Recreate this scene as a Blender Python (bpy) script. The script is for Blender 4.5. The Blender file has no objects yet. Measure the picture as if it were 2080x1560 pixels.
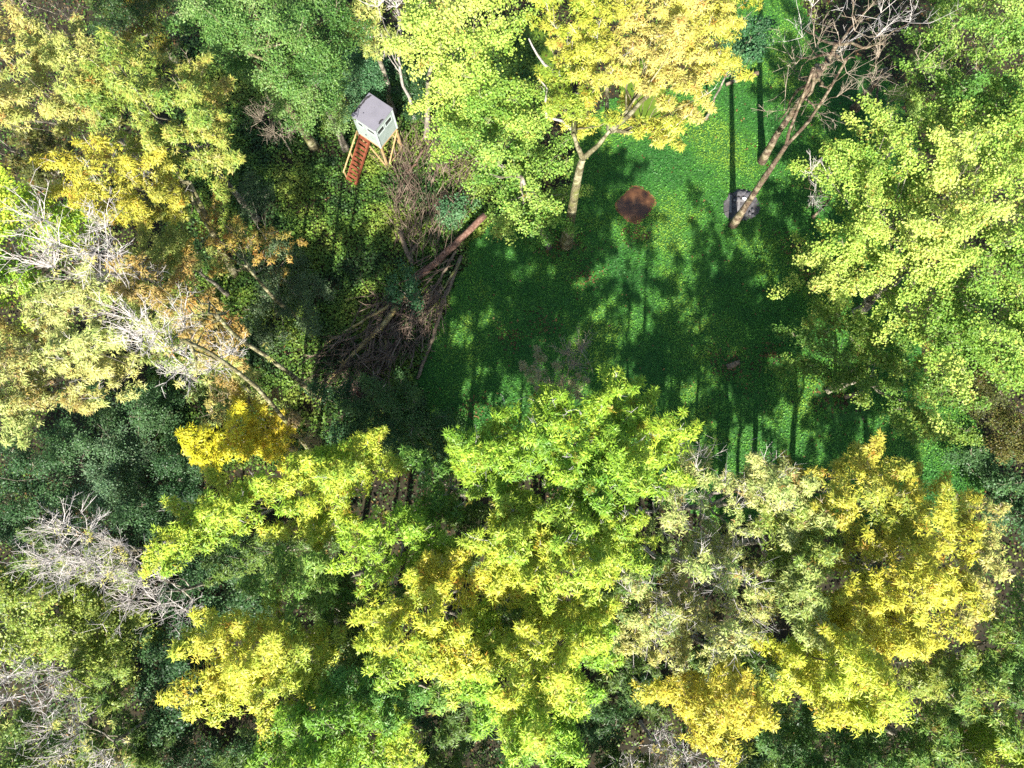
import bpy, math, random
import numpy as np
from mathutils import Vector

# ------------------------------------------------------------------ camera, sky, sun, exposure
SC = bpy.context.scene
COL = SC.collection
H = 46.0                      # drone height above the ground, metres
F = 1440.0                    # focal length in pixels of the 2080 x 1560 photograph
TH = math.radians(10.6)       # tilt away from straight down
cam_d = bpy.data.cameras.new('camera')
cam = bpy.data.objects.new('camera', cam_d)
COL.objects.link(cam)
cam.location = (0, 0, H)
cam.rotation_euler = (TH, 0, 0)
cam_d.sensor_width = 36.0
cam_d.lens = 36.0 * F / 2080.0
cam_d.clip_end = 600
SC.camera = cam

SUN_EL, SUN_AZ = math.radians(37), math.radians(184)     # azimuth from +Y, clockwise
sv = Vector((math.sin(SUN_AZ) * math.cos(SUN_EL), math.cos(SUN_AZ) * math.cos(SUN_EL), math.sin(SUN_EL)))
w = bpy.data.worlds.new('World')
SC.world = w
w.use_nodes = True
nt = w.node_tree
bg = nt.nodes['Background']
sky = nt.nodes.new('ShaderNodeTexSky')
sky.sky_type = 'NISHITA'
sky.sun_disc = False
sky.sun_elevation = SUN_EL
sky.sun_rotation = SUN_AZ
nt.links.new(sky.outputs[0], bg.inputs[0])
bg.inputs[1].default_value = 0.085
sd = bpy.data.lights.new('sun', 'SUN')
sd.energy = 5.0
sd.angle = math.radians(0.7)
sd.color = (1.0, 0.96, 0.90)
so = bpy.data.objects.new('sun', sd)
COL.objects.link(so)
so.location = (0, -40, 60)
so.rotation_euler = sv.to_track_quat('Z', 'Y').to_euler()
SC.view_settings.view_transform = 'Standard'
SC.view_settings.look = 'None'
SC.view_settings.exposure = 1.85
SC.view_settings.gamma = 1.0
SC.view_settings.use_curve_mapping = False
SC.render.engine = 'CYCLES'
cy = SC.cycles
cy.max_bounces = 6
cy.diffuse_bounces = 3
cy.glossy_bounces = 2
cy.transmission_bounces = 3
cy.use_denoising = False

rng = np.random.default_rng(11)
random.seed(5)

# ------------------------------------------------------------------ helpers
CT, ST = math.cos(TH), math.sin(TH)
NAD = np.array([1040.0, 780 + F * math.tan(TH)])


def P(u, v, z=0.0):
    """point at height z on the ray through a photograph pixel"""
    dx, dy = (u - 1040) / F, (780 - v) / F
    t = (H - z) / (CT - dy * ST)
    return np.array([dx * t, (dy * CT + ST) * t, z])


def PV(uv, z):
    dx, dy = (uv[:, 0] - 1040) / F, (780 - uv[:, 1]) / F
    t = (H - z) / (CT - dy * ST)
    return np.stack([dx * t, (dy * CT + ST) * t, z], 1)


def zfit(b, p, lean=1.0):
    """height at which pixel p stands above ground pixel b"""
    B = P(*b)
    zs = np.linspace(0, 26, 261)
    q = PV(np.tile(np.array(p, float), (261, 1)), zs)
    return float(zs[np.argmin(np.hypot(q[:, 0] - B[0], q[:, 1] - B[1]))])


def lin(c):
    c = np.array(c, float) / 255.0
    return np.where(c <= 0.04045, c / 12.92, ((c + 0.055) / 1.055) ** 2.4)


def nrm(a):
    return a / np.maximum(np.linalg.norm(a, axis=-1, keepdims=True), 1e-9)


def noise(p, s, seed=0.0):
    p = p / s + seed * 7.31
    x, y, z = p[..., 0], p[..., 1], p[..., 2]
    return (np.sin(x * 1.7 + 1.3 * np.sin(y * 1.1 + z)) + np.sin(y * 1.9 + 1.7 * np.sin(z * 1.3 + x * .7))
            + np.sin((x + y) * 1.1 + 2.1 * np.sin(z * .9 - x * .6 + y * .4))) / 3.0


def inpoly(pts, poly):
    x, y = pts[:, 0], pts[:, 1]
    ins = np.zeros(len(pts), bool)
    n = len(poly)
    for i in range(n):
        x1, y1 = poly[i]
        x2, y2 = poly[(i + 1) % n]
        c = (y1 > y) != (y2 > y)
        xi = (x2 - x1) * (y - y1) / ((y2 - y1) if y2 != y1 else 1e-9) + x1
        ins ^= c & (x < xi)
    return ins


def edge_dist(pts, poly):
    poly = np.array(poly, float)
    d = np.full(len(pts), 1e9)
    for i in range(len(poly)):
        a, b = poly[i], poly[(i + 1) % len(poly)]
        ab = b - a
        t = np.clip(((pts - a) @ ab) / max(ab @ ab, 1e-9), 0, 1)
        d = np.minimum(d, np.linalg.norm(pts - (a + t[:, None] * ab), axis=1))
    return d


def mesh_obj(name, V, T, mat, parent=None, col=None, smooth=False, loc=None):
    """one mesh object from arrays of vertices and triangles (or quads)"""
    V = np.asarray(V, np.float32)
    T = np.asarray(T, np.int32)
    if loc is not None:
        V = V - np.asarray(loc, np.float32)
    me = bpy.data.meshes.new(name)
    k = T.shape[1]
    me.vertices.add(len(V))
    me.vertices.foreach_set('co', V.ravel())
    me.loops.add(T.size)
    me.loops.foreach_set('vertex_index', T.ravel())
    me.polygons.add(len(T))
    me.polygons.foreach_set('loop_start', np.arange(0, T.size, k, dtype=np.int32))
    me.polygons.foreach_set('use_smooth', np.full(len(T), bool(smooth)))
    me.update(calc_edges=True)
    if col is not None:
        at = me.attributes.new('Col', 'FLOAT_COLOR', 'POINT')
        c4 = np.ones((len(V), 4), np.float32)
        c4[:, :3] = col
        at.data.foreach_set('color', c4.ravel())
    me.materials.append(mat)
    o = bpy.data.objects.new(name, me)
    COL.objects.link(o)
    if parent is not None:
        o.parent = parent
    elif loc is not None:
        o.location = [float(a) for a in loc]
    return o


def tag(o, label=None, cat=None, group=None, kind=None):
    if label:
        o['label'] = label
    if cat:
        o['category'] = cat
    if group:
        o['group'] = group
    if kind:
        o['kind'] = kind
    return o


def empty(name, loc):
    o = bpy.data.objects.new(name, None)
    o.empty_display_size = 0.3
    COL.objects.link(o)
    o.location = [float(a) for a in loc]
    return o


class MB:
    """collects shapes for one mesh"""
    def __init__(s):
        s.V, s.T, s.n = [], [], 0

    def add(s, V, T):
        s.V.append(np.asarray(V, float))
        s.T.append(np.asarray(T, int) + s.n)
        s.n += len(V)

    def tube(s, pts, rad, n=7, cap=True, wob=0.0):
        pts = np.asarray(pts, float)
        m = len(pts)
        rad = np.broadcast_to(np.asarray(rad, float), (m,))
        d = nrm(np.gradient(pts, axis=0))
        ref = np.array([0.31, 0.87, 0.38])
        a = np.cross(d, ref)
        bad = np.linalg.norm(a, axis=1) < .15
        a[bad] = np.cross(d[bad], [1, 0, 0])
        a = nrm(a)
        b = np.cross(d, a)
        th = np.linspace(0, 2 * np.pi, n, endpoint=False)
        rr = rad[:, None] * (1 + wob * rng.uniform(-1, 1, (m, n)))
        V = pts[:, None] + rr[..., None] * (np.cos(th)[None, :, None] * a[:, None] + np.sin(th)[None, :, None] * b[:, None])
        V = V.reshape(-1, 3)
        i, j = np.meshgrid(np.arange(m - 1), np.arange(n), indexing='ij')
        p0 = (i * n + j).ravel()
        p1 = (i * n + (j + 1) % n).ravel()
        q0, q1 = p0 + n, p1 + n
        T = np.concatenate([np.stack([p0, p1, q1], 1), np.stack([p0, q1, q0], 1)])
        if cap:
            V = np.concatenate([V, pts[:1], pts[-1:]])
            k = np.arange(n)
            T = np.concatenate([T, np.stack([np.full(n, m * n), (k + 1) % n, k], 1),
                                np.stack([np.full(n, m * n + 1), (m - 1) * n + k, (m - 1) * n + (k + 1) % n], 1)])
        s.add(V, T)

    def segs(s, p0, p1, r0, r1):
        """many thin three-sided twigs at once"""
        p0, p1 = np.asarray(p0, float), np.asarray(p1, float)
        m = len(p0)
        if m == 0:
            return
        d = nrm(p1 - p0)
        a = nrm(np.cross(d, np.array([0.3, 0.5, 0.81])))
        b = np.cross(d, a)
        r0 = np.broadcast_to(r0, (m,))[:, None]
        r1 = np.broadcast_to(r1, (m,))[:, None]
        ring = []
        for pp, rr in ((p0, r0), (p1, r1)):
            for k in range(3):
                t = 2 * math.pi * k / 3
                ring.append(pp + rr * (math.cos(t) * a + math.sin(t) * b))
        V = np.stack(ring, 1).reshape(-1, 3)
        base = (np.arange(m) * 6)[:, None, None]
        T = np.array([[0, 1, 4], [0, 4, 3], [1, 2, 5], [1, 5, 4], [2, 0, 3], [2, 3, 5]])[None]
        s.add(V, (base + T).reshape(-1, 3))

    def box(s, c, ex, ey, ez):
        """box from its centre and three half-edge vectors"""
        c, ex, ey, ez = (np.asarray(q, float) for q in (c, ex, ey, ez))
        V = np.array([c + i * ex + j * ey + k * ez for i in (-1, 1) for j in (-1, 1) for k in (-1, 1)])
        T = np.array([[0, 1, 3], [0, 3, 2], [4, 6, 7], [4, 7, 5], [0, 4, 5], [0, 5, 1],
                      [2, 3, 7], [2, 7, 6], [0, 2, 6], [0, 6, 4], [1, 5, 7], [1, 7, 3]])
        s.add(V, T)

    def bar(s, p, q, wd, ht, up=(0, 0, 1)):
        p, q = np.asarray(p, float), np.asarray(q, float)
        d = q - p
        L = np.linalg.norm(d)
        d = d / L
        a = np.cross(d, up)
        if np.linalg.norm(a) < 1e-3:
            a = np.cross(d, (1, 0, 0))
        a = a / np.linalg.norm(a)
        b = np.cross(a, d)
        s.box((p + q) / 2, d * L / 2, a * wd / 2, b * ht / 2)

    def build(s, name, mat, parent=None, smooth=False, loc=None, col=None):
        return mesh_obj(name, np.concatenate(s.V), np.concatenate(s.T), mat, parent, col, smooth, loc)


# ------------------------------------------------------------------ materials
def new_mat(name):
    m = bpy.data.materials.new(name)
    m.use_nodes = True
    n = m.node_tree.nodes
    return m, n, m.node_tree.links, n['Principled BSDF']


def leaf_mat(name, trans=0.42, spec=0.25, rough=0.45):
    m, n, l, pb = new_mat(name)
    at = n.new('ShaderNodeAttribute')
    at.attribute_name = 'Col'
    pb.inputs['Roughness'].default_value = rough
    pb.inputs['Specular IOR Level'].default_value = spec
    l.new(at.outputs['Color'], pb.inputs['Base Color'])
    tr = n.new('ShaderNodeBsdfTranslucent')
    hs = n.new('ShaderNodeHueSaturation')
    hs.inputs['Saturation'].default_value = 1.0
    hs.inputs['Value'].default_value = 1.15
    l.new(at.outputs['Color'], hs.inputs['Color'])
    l.new(hs.outputs[0], tr.inputs['Color'])
    mx = n.new('ShaderNodeMixShader')
    mx.inputs[0].default_value = trans
    l.new(pb.outputs[0], mx.inputs[1])
    l.new(tr.outputs[0], mx.inputs[2])
    l.new(mx.outputs[0], n['Material Output'].inputs[0])
    return m


def rough_mat(name, cols, scale, rough=0.9, stretch=(1, 1, 1), bump=0.3, spec=0.2, detail=6, coord='Object'):
    m, n, l, pb = new_mat(name)
    tc = n.new('ShaderNodeTexCoord')
    mp = n.new('ShaderNodeMapping')
    mp.inputs['Scale'].default_value = stretch
    l.new(tc.outputs[coord], mp.inputs['Vector'])
    nz = n.new('ShaderNodeTexNoise')
    nz.inputs['Scale'].default_value = scale
    nz.inputs['Detail'].default_value = detail
    nz.inputs['Roughness'].default_value = 0.65
    l.new(mp.outputs[0], nz.inputs['Vector'])
    rp = n.new('ShaderNodeValToRGB')
    el = rp.color_ramp.elements
    while len(el) < len(cols):
        el.new(0.5)
    for i, c in enumerate(cols):
        el[i].position = 0.3 + 0.42 * i / (len(cols) - 1)
        el[i].color = (*c, 1)
    l.new(nz.outputs[0], rp.inputs[0])
    l.new(rp.outputs[0], pb.inputs['Base Color'])
    pb.inputs['Roughness'].default_value = rough
    pb.inputs['Specular IOR Level'].default_value = spec
    if bump:
        bp = n.new('ShaderNodeBump')
        bp.inputs['Strength'].default_value = bump
        bp.inputs['Distance'].default_value = 0.085
        l.new(nz.outputs[0], bp.inputs['Height'])
        l.new(bp.outputs[0], pb.inputs['Normal'])
    return m


M_LEAF = leaf_mat('leaf')
M_COVER = leaf_mat('low_leaf', 0.25, 0.25, 0.55)


def bark_mat(name, dark, mid, light, moss, amt):
    m = rough_mat(name, [dark, mid, light], 6, stretch=(3, 3, .8), bump=.8)
    n, l = m.node_tree.nodes, m.node_tree.links
    pb = n['Principled BSDF']
    src = pb.inputs['Base Color'].links[0].from_socket
    tc = n.new('ShaderNodeTexCoord')
    cur = src
    for sc_, lo_, hi_, c_ in ((1.3, .52, .66, moss), (2.3, .50, .60, tuple(min(1, q * 1.25) for q in light)), (1.7, .56, .66, tuple(q * .6 for q in dark))):
        nz = n.new('ShaderNodeTexNoise')
        nz.inputs['Scale'].default_value = sc_
        nz.inputs['Detail'].default_value = 5
        mp = n.new('ShaderNodeMapping')
        mp.inputs['Location'].default_value = (sc_ * 3, sc_ * 7, 0)
        l.new(tc.outputs['Object'], mp.inputs['Vector'])
        l.new(mp.outputs[0], nz.inputs['Vector'])
        mr = n.new('ShaderNodeMapRange')
        mr.inputs['From Min'].default_value = lo_
        mr.inputs['From Max'].default_value = hi_
        mr.inputs['To Max'].default_value = amt
        l.new(nz.outputs[0], mr.inputs['Value'])
        mx = n.new('ShaderNodeMixRGB')
        mx.inputs[2].default_value = (*c_, 1)
        l.new(mr.outputs[0], mx.inputs[0])
        l.new(cur, mx.inputs[1])
        cur = mx.outputs[0]
    l.new(cur, pb.inputs['Base Color'])
    return m


M_BARK = bark_mat('bark_grey', (.06, .05, .038), (.14, .12, .09), (.26, .235, .18), (.13, .13, .045), .7)
M_BARKY = bark_mat('bark_mossy', (.045, .036, .02), (.12, .105, .05), (.24, .22, .13), (.12, .135, .03), .8)
M_BARKD = bark_mat('bark_brown', (.03, .019, .012), (.085, .056, .036), (.19, .155, .10), (.10, .095, .04), .85)
M_DEAD = rough_mat('bleached_wood', [(.16, .14, .12), (.26, .23, .20), (.36, .33, .29)], 6, bump=.15)
M_WHITE = rough_mat('white_twig', [(.26, .235, .21), (.38, .345, .31), (.48, .445, .41)], 6, bump=0)
M_TWIG = rough_mat('twig_tan', [(.16, .125, .085), (.26, .21, .15), (.36, .31, .24)], 6, bump=0)
M_FLOOR = rough_mat('forest_floor', [(.010, .008, .005), (.022, .018, .009), (.036, .034, .013)], 1.3, bump=.6, coord='Object')
M_GRASS = rough_mat('clearing_ground', [(.014, .048, .010), (.026, .085, .016), (.045, .12, .022)], 3.0, bump=.6, coord='Object')

# ------------------------------------------------------------------ ground
CLEAR = [(955, 500), (1000, 450), (1090, 470), (1150, 420), (1160, 330), (1180, 260), (1230, 200), (1420, 180), (1470, 90),
         (1500, -40), (1620, -60), (1650, 60), (1800, 150), (1860, 260), (1850, 420), (1840, 640), (1900, 800), (2010, 880),
         (1990, 1010), (1900, 1080), (1600, 1080), (1380, 1040), (1200, 960), (1060, 960), (940, 930), (880, 850), (850, 775),
         (875, 690), (905, 620), (935, 550)]
CLW = np.array([P(u, v)[:2] for u, v in CLEAR])


def gz(x, y):
    return 0.10 * np.sin(x * .23 + 1.1) * np.cos(y * .19)


def sheet(name, x0, x1, y0, y1, st, mat, dz=0.0, poly=None):
    xs, ys = np.arange(x0, x1 + .01, st), np.arange(y0, y1 + .01, st)
    X, Y = np.meshgrid(xs, ys, indexing='ij')
    V = np.stack([X, Y, gz(X, Y) + dz], -1).reshape(-1, 3)
    nx, ny = len(xs), len(ys)
    i, j = np.meshgrid(np.arange(nx - 1), np.arange(ny - 1), indexing='ij')
    a = (i * ny + j).ravel()
    Q = np.stack([a, a + ny, a + ny + 1, a + 1], 1)
    if poly is not None:
        c = V[Q].mean(1)
        wob = np.stack([noise(c, .9, 1), noise(c, .8, 2)], 1) * .35
        Q = Q[inpoly(c[:, :2] + wob, poly)]
        used, inv = np.unique(Q, return_inverse=True)
        V, Q = V[used], inv.reshape(-1, 4)
    return tag(mesh_obj(name, V, Q, mat, smooth=True), kind='structure')


sheet('forest_floor', -150, 150, -110, 190, 1.0, M_FLOOR)
sheet('clearing_ground', -12, 34, -4, 48, .3, M_GRASS, 0.03, CLW)


# ------------------------------------------------------------------ leaves
LEAF = {  # leaves per shoot, length, width, flatness of bough, shoot spread, fold
    'ash':   dict(L=12, ln=.245, wd=.068, flat=.55, spread=.035),
    'maple': dict(L=10, ln=.145, wd=.11, flat=.45, spread=.18),
    'round': dict(L=11, ln=.15, wd=.12, flat=.6, spread=.20),
    'small': dict(L=14, ln=.12, wd=.085, flat=.6, spread=.20),
}


def leaves(pos, axis, colr, kind, scale=1.0):
    """kite-shaped leaves radiating from shoot tips"""
    k = LEAF[kind]
    S, L = len(pos), k['L']
    axis = nrm(axis)
    a = nrm(np.cross(axis, nrm(rng.normal(size=(S, 3)))))
    b = np.cross(axis, a)
    th = rng.uniform(0, 2 * np.pi, (S, 1)) + np.arange(L)[None] * 2.4 + rng.normal(0, .25, (S, L))
    elv = rng.uniform(-.35, .5, (S, L))
    dr = (np.cos(th)[..., None] * a[:, None] + np.sin(th)[..., None] * b[:, None]) * np.cos(elv)[..., None] + np.sin(elv)[..., None] * axis[:, None]
    dr[..., 2] -= .18
    dr = nrm(dr)
    ln = k['ln'] * scale * rng.uniform(.65, 1.25, (S, L, 1))
    wd = k['wd'] * scale * rng.uniform(.7, 1.25, (S, L, 1))
    base = pos[:, None] + dr * .03 + rng.normal(0, k['spread'] * scale, (S, L, 3)) * np.array([1, 1, .5])
    up = axis[:, None] + rng.normal(0, .38, (S, L, 3)) + np.array([-.03, -.28, .45])
    side = nrm(np.cross(dr, up))
    nn = np.cross(side, dr)
    mid = base + dr * ln * .45
    rr = mid + side * wd / 2 + nn * wd * .14
    ll = mid - side * wd / 2 + nn * wd * .14
    tip = base + dr * ln - nn * ln * .10
    n = S * L
    c = colr[:, None] * rng.uniform(.74, 1.2, (S, L, 1)) * (1 + rng.normal(0, .05, (S, L, 3)))
    c = np.clip(c, .003, .85).reshape(-1, 3)
    if kind == 'maple':
        V = np.stack([base, rr, tip, ll], 2).reshape(-1, 3)
        T = ((np.arange(n) * 4)[:, None, None] + np.array([[0, 1, 2], [0, 2, 3]])[None]).reshape(-1, 3)
        return V, T, np.repeat(c, 4, axis=0)
    V = np.stack([rr - dr * ln * .25, tip, ll - dr * ln * .25], 2).reshape(-1, 3)
    T = np.arange(n * 3).reshape(-1, 3)
    c = np.repeat(c, 3, axis=0)
    return V, T, c


def bez(p, q, n, up=0.0, jit=0.0):
    p, q = np.asarray(p, float), np.asarray(q, float)
    t = np.linspace(0, 1, n)[:, None]
    L = np.linalg.norm(q - p)
    pts = p + (q - p) * t
    pts[:, 2] += (up * L * (t * (1 - t)) * 4 * .25)[:, 0]
    if jit:
        pts[1:-1] += rng.normal(0, jit * L, (n - 2, 3))
    return pts


def sample_px(polys, sp, holes=()):
    """points spread evenly inside pixel outlines"""
    allp = np.concatenate([np.array(p, float) for p in polys])
    lo, hi = allp.min(0), allp.max(0)
    area = (hi - lo).prod()
    c = rng.uniform(lo, hi, (int(area / sp ** 2 * 14) + 40, 2))
    ins = np.zeros(len(c), bool)
    ed = np.zeros(len(c))
    for p in polys:
        i = inpoly(c, p)
        ins |= i
        ed = np.maximum(ed, np.where(i, edge_dist(c, p), 0))
    for (hu, hv, hr) in holes:
        ins &= np.hypot(c[:, 0] - hu, c[:, 1] - hv) > hr
    c, ed = c[ins], ed[ins]
    keep = []
    K = np.zeros((0, 2))
    for i, q in enumerate(c):
        if len(K) == 0 or np.min(((K - q) ** 2).sum(1)) > sp * sp:
            keep.append(i)
            K = c[keep]
    return c[keep], ed[keep]


def twigs(mb, org, out, n, ln, r=.018, sub=3, sub2=2):
    """fans of bare twigs from each origin"""
    if n <= 0 or len(org) == 0:
        return
    o = np.repeat(org, n, 0)
    d = nrm(np.repeat(out, n, 0) + rng.normal(0, .55, (len(o), 3)))
    L = ln * rng.uniform(.5, 1.15, (len(o), 1))
    m1 = o + d * L * .5 + rng.normal(0, .05, o.shape) * L
    d2 = nrm(d + rng.normal(0, .25, o.shape) + np.array([0, 0, .1]))
    e1 = m1 + d2 * L * .5
    mb.segs(o, m1, r * 1.3, r)
    mb.segs(m1, e1, r, r * .45)
    for p0, p1 in ((o, m1), (m1, e1)):
        if sub <= 0:
            continue
        t = rng.uniform(.25, 1, (len(o), sub, 1))
        s0 = (p0[:, None] + (p1 - p0)[:, None] * t).reshape(-1, 3)
        sdv = nrm(np.repeat(d, sub, 0) + rng.normal(0, .6, s0.shape))
        sL = np.repeat(L, sub, 0) * rng.uniform(.2, .5, (len(s0), 1))
        s1 = s0 + sdv * sL
        mb.segs(s0, s1, r * .7, r * .35)
        if sub2:
            t = rng.uniform(.3, .9, (len(s0), sub2, 1))
            q0 = (s0[:, None] + (s1 - s0)[:, None] * t).reshape(-1, 3)
            qd = nrm(np.repeat(sdv, sub2, 0) + rng.normal(0, .6, q0.shape))
            mb.segs(q0, q0 + qd * np.repeat(sL, sub2, 0) * rng.uniform(.3, .6, (len(q0), 1)), r * .45, r * .25)


TRI = [0]


def palette(pal, k=.72):
    c = np.array([lin(q) for q in pal])
    m = c.max(1, keepdims=True)
    return m * (c / m) ** .8 * k * np.array([.945, 1.03, .95])


def tree(name, label, cat, polys, zt, pal, kind='ash', dens=1.0, sp=35, depth=5.0, tw=2, twl=.9, base=None, trunk=None,
         bark=None, twm=None, group=None, holes=(), tr=.22, limbs=5, under=.4, br=(.5, .95), scale=1.0, seed=None, skip=.08,
         pscale=3.0, outw=.5, twr=.016, sub2=0, forks=None):
    """a tree: trunk, limbs and a crown whose boughs fill the given outline at crown height"""
    global rng
    rng = np.random.default_rng(seed if seed is not None else abs(hash(tuple(map(tuple, polys[0])))) % 100000)
    bark = bark or M_BARK
    c, ed = sample_px(polys, sp, holes)
    inn = ed > .10 * sp
    if inn.sum() > 8:
        c, ed = c[inn], ed[inn]
    r_n = np.hypot(*(c - NAD).T)
    lo, hi = r_n.min(), max(r_n.max(), r_n.min() + 1)
    rn = (r_n - lo) / (hi - lo)
    wv = np.clip(r_n.mean() / 650, .15, 1.0)
    e = np.clip(1 - ed / max(np.percentile(ed, 90), 20), 0, 1)
    z = zt - depth * (wv * (1 - rn) * .8 + .35 * e ** 1.5) + rng.normal(0, .15 * depth, len(c))
    z = np.clip(z, .45, None)
    B = PV(c, z)
    keep = rng.random(len(B)) > skip
    B, e = B[keep], e[keep]
    cen = B.mean(0)
    # trunk
    if trunk is not None:
        b0 = trunk[0]
        tp = []
        for q in trunk:
            tp.append(P(q[0], q[1], q[2] if len(q) > 2 else zfit(b0, q)))
        tp = np.array(tp)
        root = tp[0].copy()
    else:
        if base is not None:
            root = P(*base)
        else:
            root = np.array([cen[0], cen[1], 0.0])
        hgt = max(B[:, 2].min() * .92, .5 * zt)
        if zt < 3:
            hgt = zt * .45
        topc = np.array([cen[0], cen[1], hgt])
        tp = bez(root, topc, 6, 0, .012)
    root[2] = gz(root[0], root[1])
    tp[0] = root - np.array([0, 0, .12])
    th = empty(name, root)
    tag(th, label, cat, group)
    mb = MB()
    # resample a smooth trunk
    tt = np.linspace(0, len(tp) - 1, 3 * len(tp))
    tps = np.stack([np.interp(tt, np.arange(len(tp)), tp[:, i]) for i in range(3)], 1)
    f = np.linspace(0, 1, len(tps))
    rad = tr * (1 - .55 * f)
    rad[0] *= 1.5
    rad[1] *= 1.15
    mb.tube(tps, rad, 9, True, .09)
    mb.build('trunk', bark, th, True, loc=root)
    starts = None
    if forks:
        starts = []
        for fk in forks:
            fp = np.array([tps[-1]] + [P(q[0], q[1], q[2] if len(q) > 2 else zfit(trunk[0], q)) for q in fk])
            t2 = np.linspace(0, len(fp) - 1, 3 * len(fp))
            fs = np.stack([np.interp(t2, np.arange(len(fp)), fp[:, i]) for i in range(3)], 1)
            mb = MB()
            mb.tube(fs, np.linspace(rad[-1] * .95, rad[-1] * .5, len(fs)), 7, True, .05)
            mb.build('fork', bark, th, True, loc=root)
            starts.append(fs[-1])
    # limbs: boughs gathered round a few main limbs
    k = min(limbs, len(B))
    seeds = [int(np.argmax(np.hypot(*(B - cen)[:, :2].T)))]
    while len(seeds) < k:
        dd = np.min([((B - B[s_]) ** 2).sum(1) for s_ in seeds], axis=0)
        seeds.append(int(np.argmax(dd)))
    lab = np.argmin([((B - B[s_]) ** 2).sum(1) for s_ in seeds], axis=0)
    for q in range(k):
        G = B[lab == q]
        if len(G) == 0:
            continue
        mb = MB()
        gc = G.mean(0)
        j = len(tps) - 1 - (q % 3) * 2 if trunk is None else len(tps) - 1 - (q % 2)
        st = tps[max(j, 1)]
        if starts:
            st = starts[int(np.argmin([np.linalg.norm(a_ - gc) for a_ in starts]))]
        end = gc - np.array([0, 0, min(1.7, .2 * zt)])
        end = end + (st - end) * .15
        lp = bez(st, end, 7, -.25, .02)
        lr = np.linspace(tr * .40, tr * .13, 7)
        mb.tube(lp, lr, 6, False, .05)
        for g in G:
            i = int(np.clip(2 + rng.integers(0, 5), 0, 6))
            bp = bez(lp[i], g, 4, -.2, .04)
            mb.tube(bp, np.linspace(max(lr[i] * .5, .02), .014, 4), 4, False)
        mb.build('limb', bark, th, True, loc=root)
    ax = np.array([cen[0], cen[1], B[:, 2].min() - 1.0])
    outv = nrm(B - ax)
    if tw > 0:
        mb = MB()
        if dens > .3:
            tw, twr = max(1, int(tw * .6)), twr * .6
        else:
            twr *= .7
            tw = int(tw * 1.5)
        twigs(mb, B, nrm(outv * outw + np.array([0, 0, .55])), tw, twl, twr, 3, sub2)
        tag(mb.build('twigs', twm or M_TWIG, th, loc=root), kind='stuff')
        TRI[0] += sum(len(t) for t in mb.T)
    if dens > 0:
        kk = LEAF[kind]
        # a lower tier under the upper boughs
        nb = int(len(B) * under)
        if nb:
            ii = rng.choice(len(B), nb, replace=nb > len(B))
            B2 = B[ii] + np.stack([rng.normal(0, .6, nb), rng.normal(0, .6, nb), -rng.uniform(.8, .45 * depth + .9, nb)], 1)
            B2[:, 2] = np.clip(B2[:, 2], .3, None)
            Ba = np.concatenate([B, B2])
        else:
            Ba = B
        rb = rng.uniform(*br, len(Ba)) * scale
        n_sh = np.maximum((dens * 62 * (rb / .8) ** 2).astype(int), 3)
        if kind in ('small', 'round'):
            n_sh = (n_sh * 1.25).astype(int)
        n_sh[len(B):] = (n_sh[len(B):] * .55).astype(int) + 1
        idx = np.repeat(np.arange(len(Ba)), n_sh)
        # each bough is a tapering spray that points out and up from the tree
        ob = np.concatenate([outv, outv[ii]]) if nb else outv
        ab = nrm(ob * np.array([1.0, 1.0, .6]) + rng.normal(0, .28 if kind == 'maple' else .42, ob.shape) + np.array([0, 0, -.1 if kind == 'maple' else .15]))
        n_i = len(idx)
        sp_ = rng.uniform(-.75, 1.35, n_i)
        wdt = np.sqrt(np.clip(1 - ((sp_ + .05) / 1.42) ** 2, .03, 1)) * np.where(sp_ > .2, 1 - .45 * (sp_ - .2), 1)
        d = nrm(rng.normal(size=(n_i, 3)))
        A = ab[idx]
        d = nrm(d - A * (d * A).sum(1, keepdims=True))
        d[:, 2] = np.where(d[:, 2] < -.35, -d[:, 2], d[:, 2])
        lob = 1 + .5 * noise(d * 1.0 + Ba[idx] * 1.3 + A * sp_[:, None], .40, 3)
        rr = (rng.uniform(.15, 1.0, n_i) ** .5 * lob * wdt * .8)[:, None]
        rbi = rb[idx][:, None]
        pos = Ba[idx] + (A * sp_[:, None] * (1.65 if kind == 'maple' else 1.25) + d * rr * (.72 if kind == 'maple' else .95)) * rbi * np.array([1, 1, kk['flat'] + .15])
        pos[:, 2] = np.maximum(pos[:, 2], .12)
        axs = d * .45 + A * .35 + np.array([-.02, -.15, .8]) + rng.normal(0, .3, d.shape)
        pal_l = palette(pal)
        tval = .5 + .62 * noise(Ba, pscale, 1.7) + rng.normal(0, .12, len(Ba))
        tv = np.clip(tval[idx] + rng.normal(0, .17, len(idx)), 0, .999) * (len(pal_l) - 1)
        i0 = tv.astype(int)
        fr = (tv - i0)[:, None]
        cb = pal_l[i0] * (1 - fr) + pal_l[np.minimum(i0 + 1, len(pal_l) - 1)] * fr
        cs = cb * rng.uniform(.8, 1.18, (len(idx), 1))
        dry = rng.random(len(idx)) < .025
        cs[dry] = cs[dry] * np.array([.8, .5, .5])
        V, T, C = leaves(pos, axs, cs, kind, scale)
        tag(mesh_obj('crown', V, T, M_LEAF, th, C, loc=root), kind='stuff')
        TRI[0] += len(T)
    return th

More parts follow.
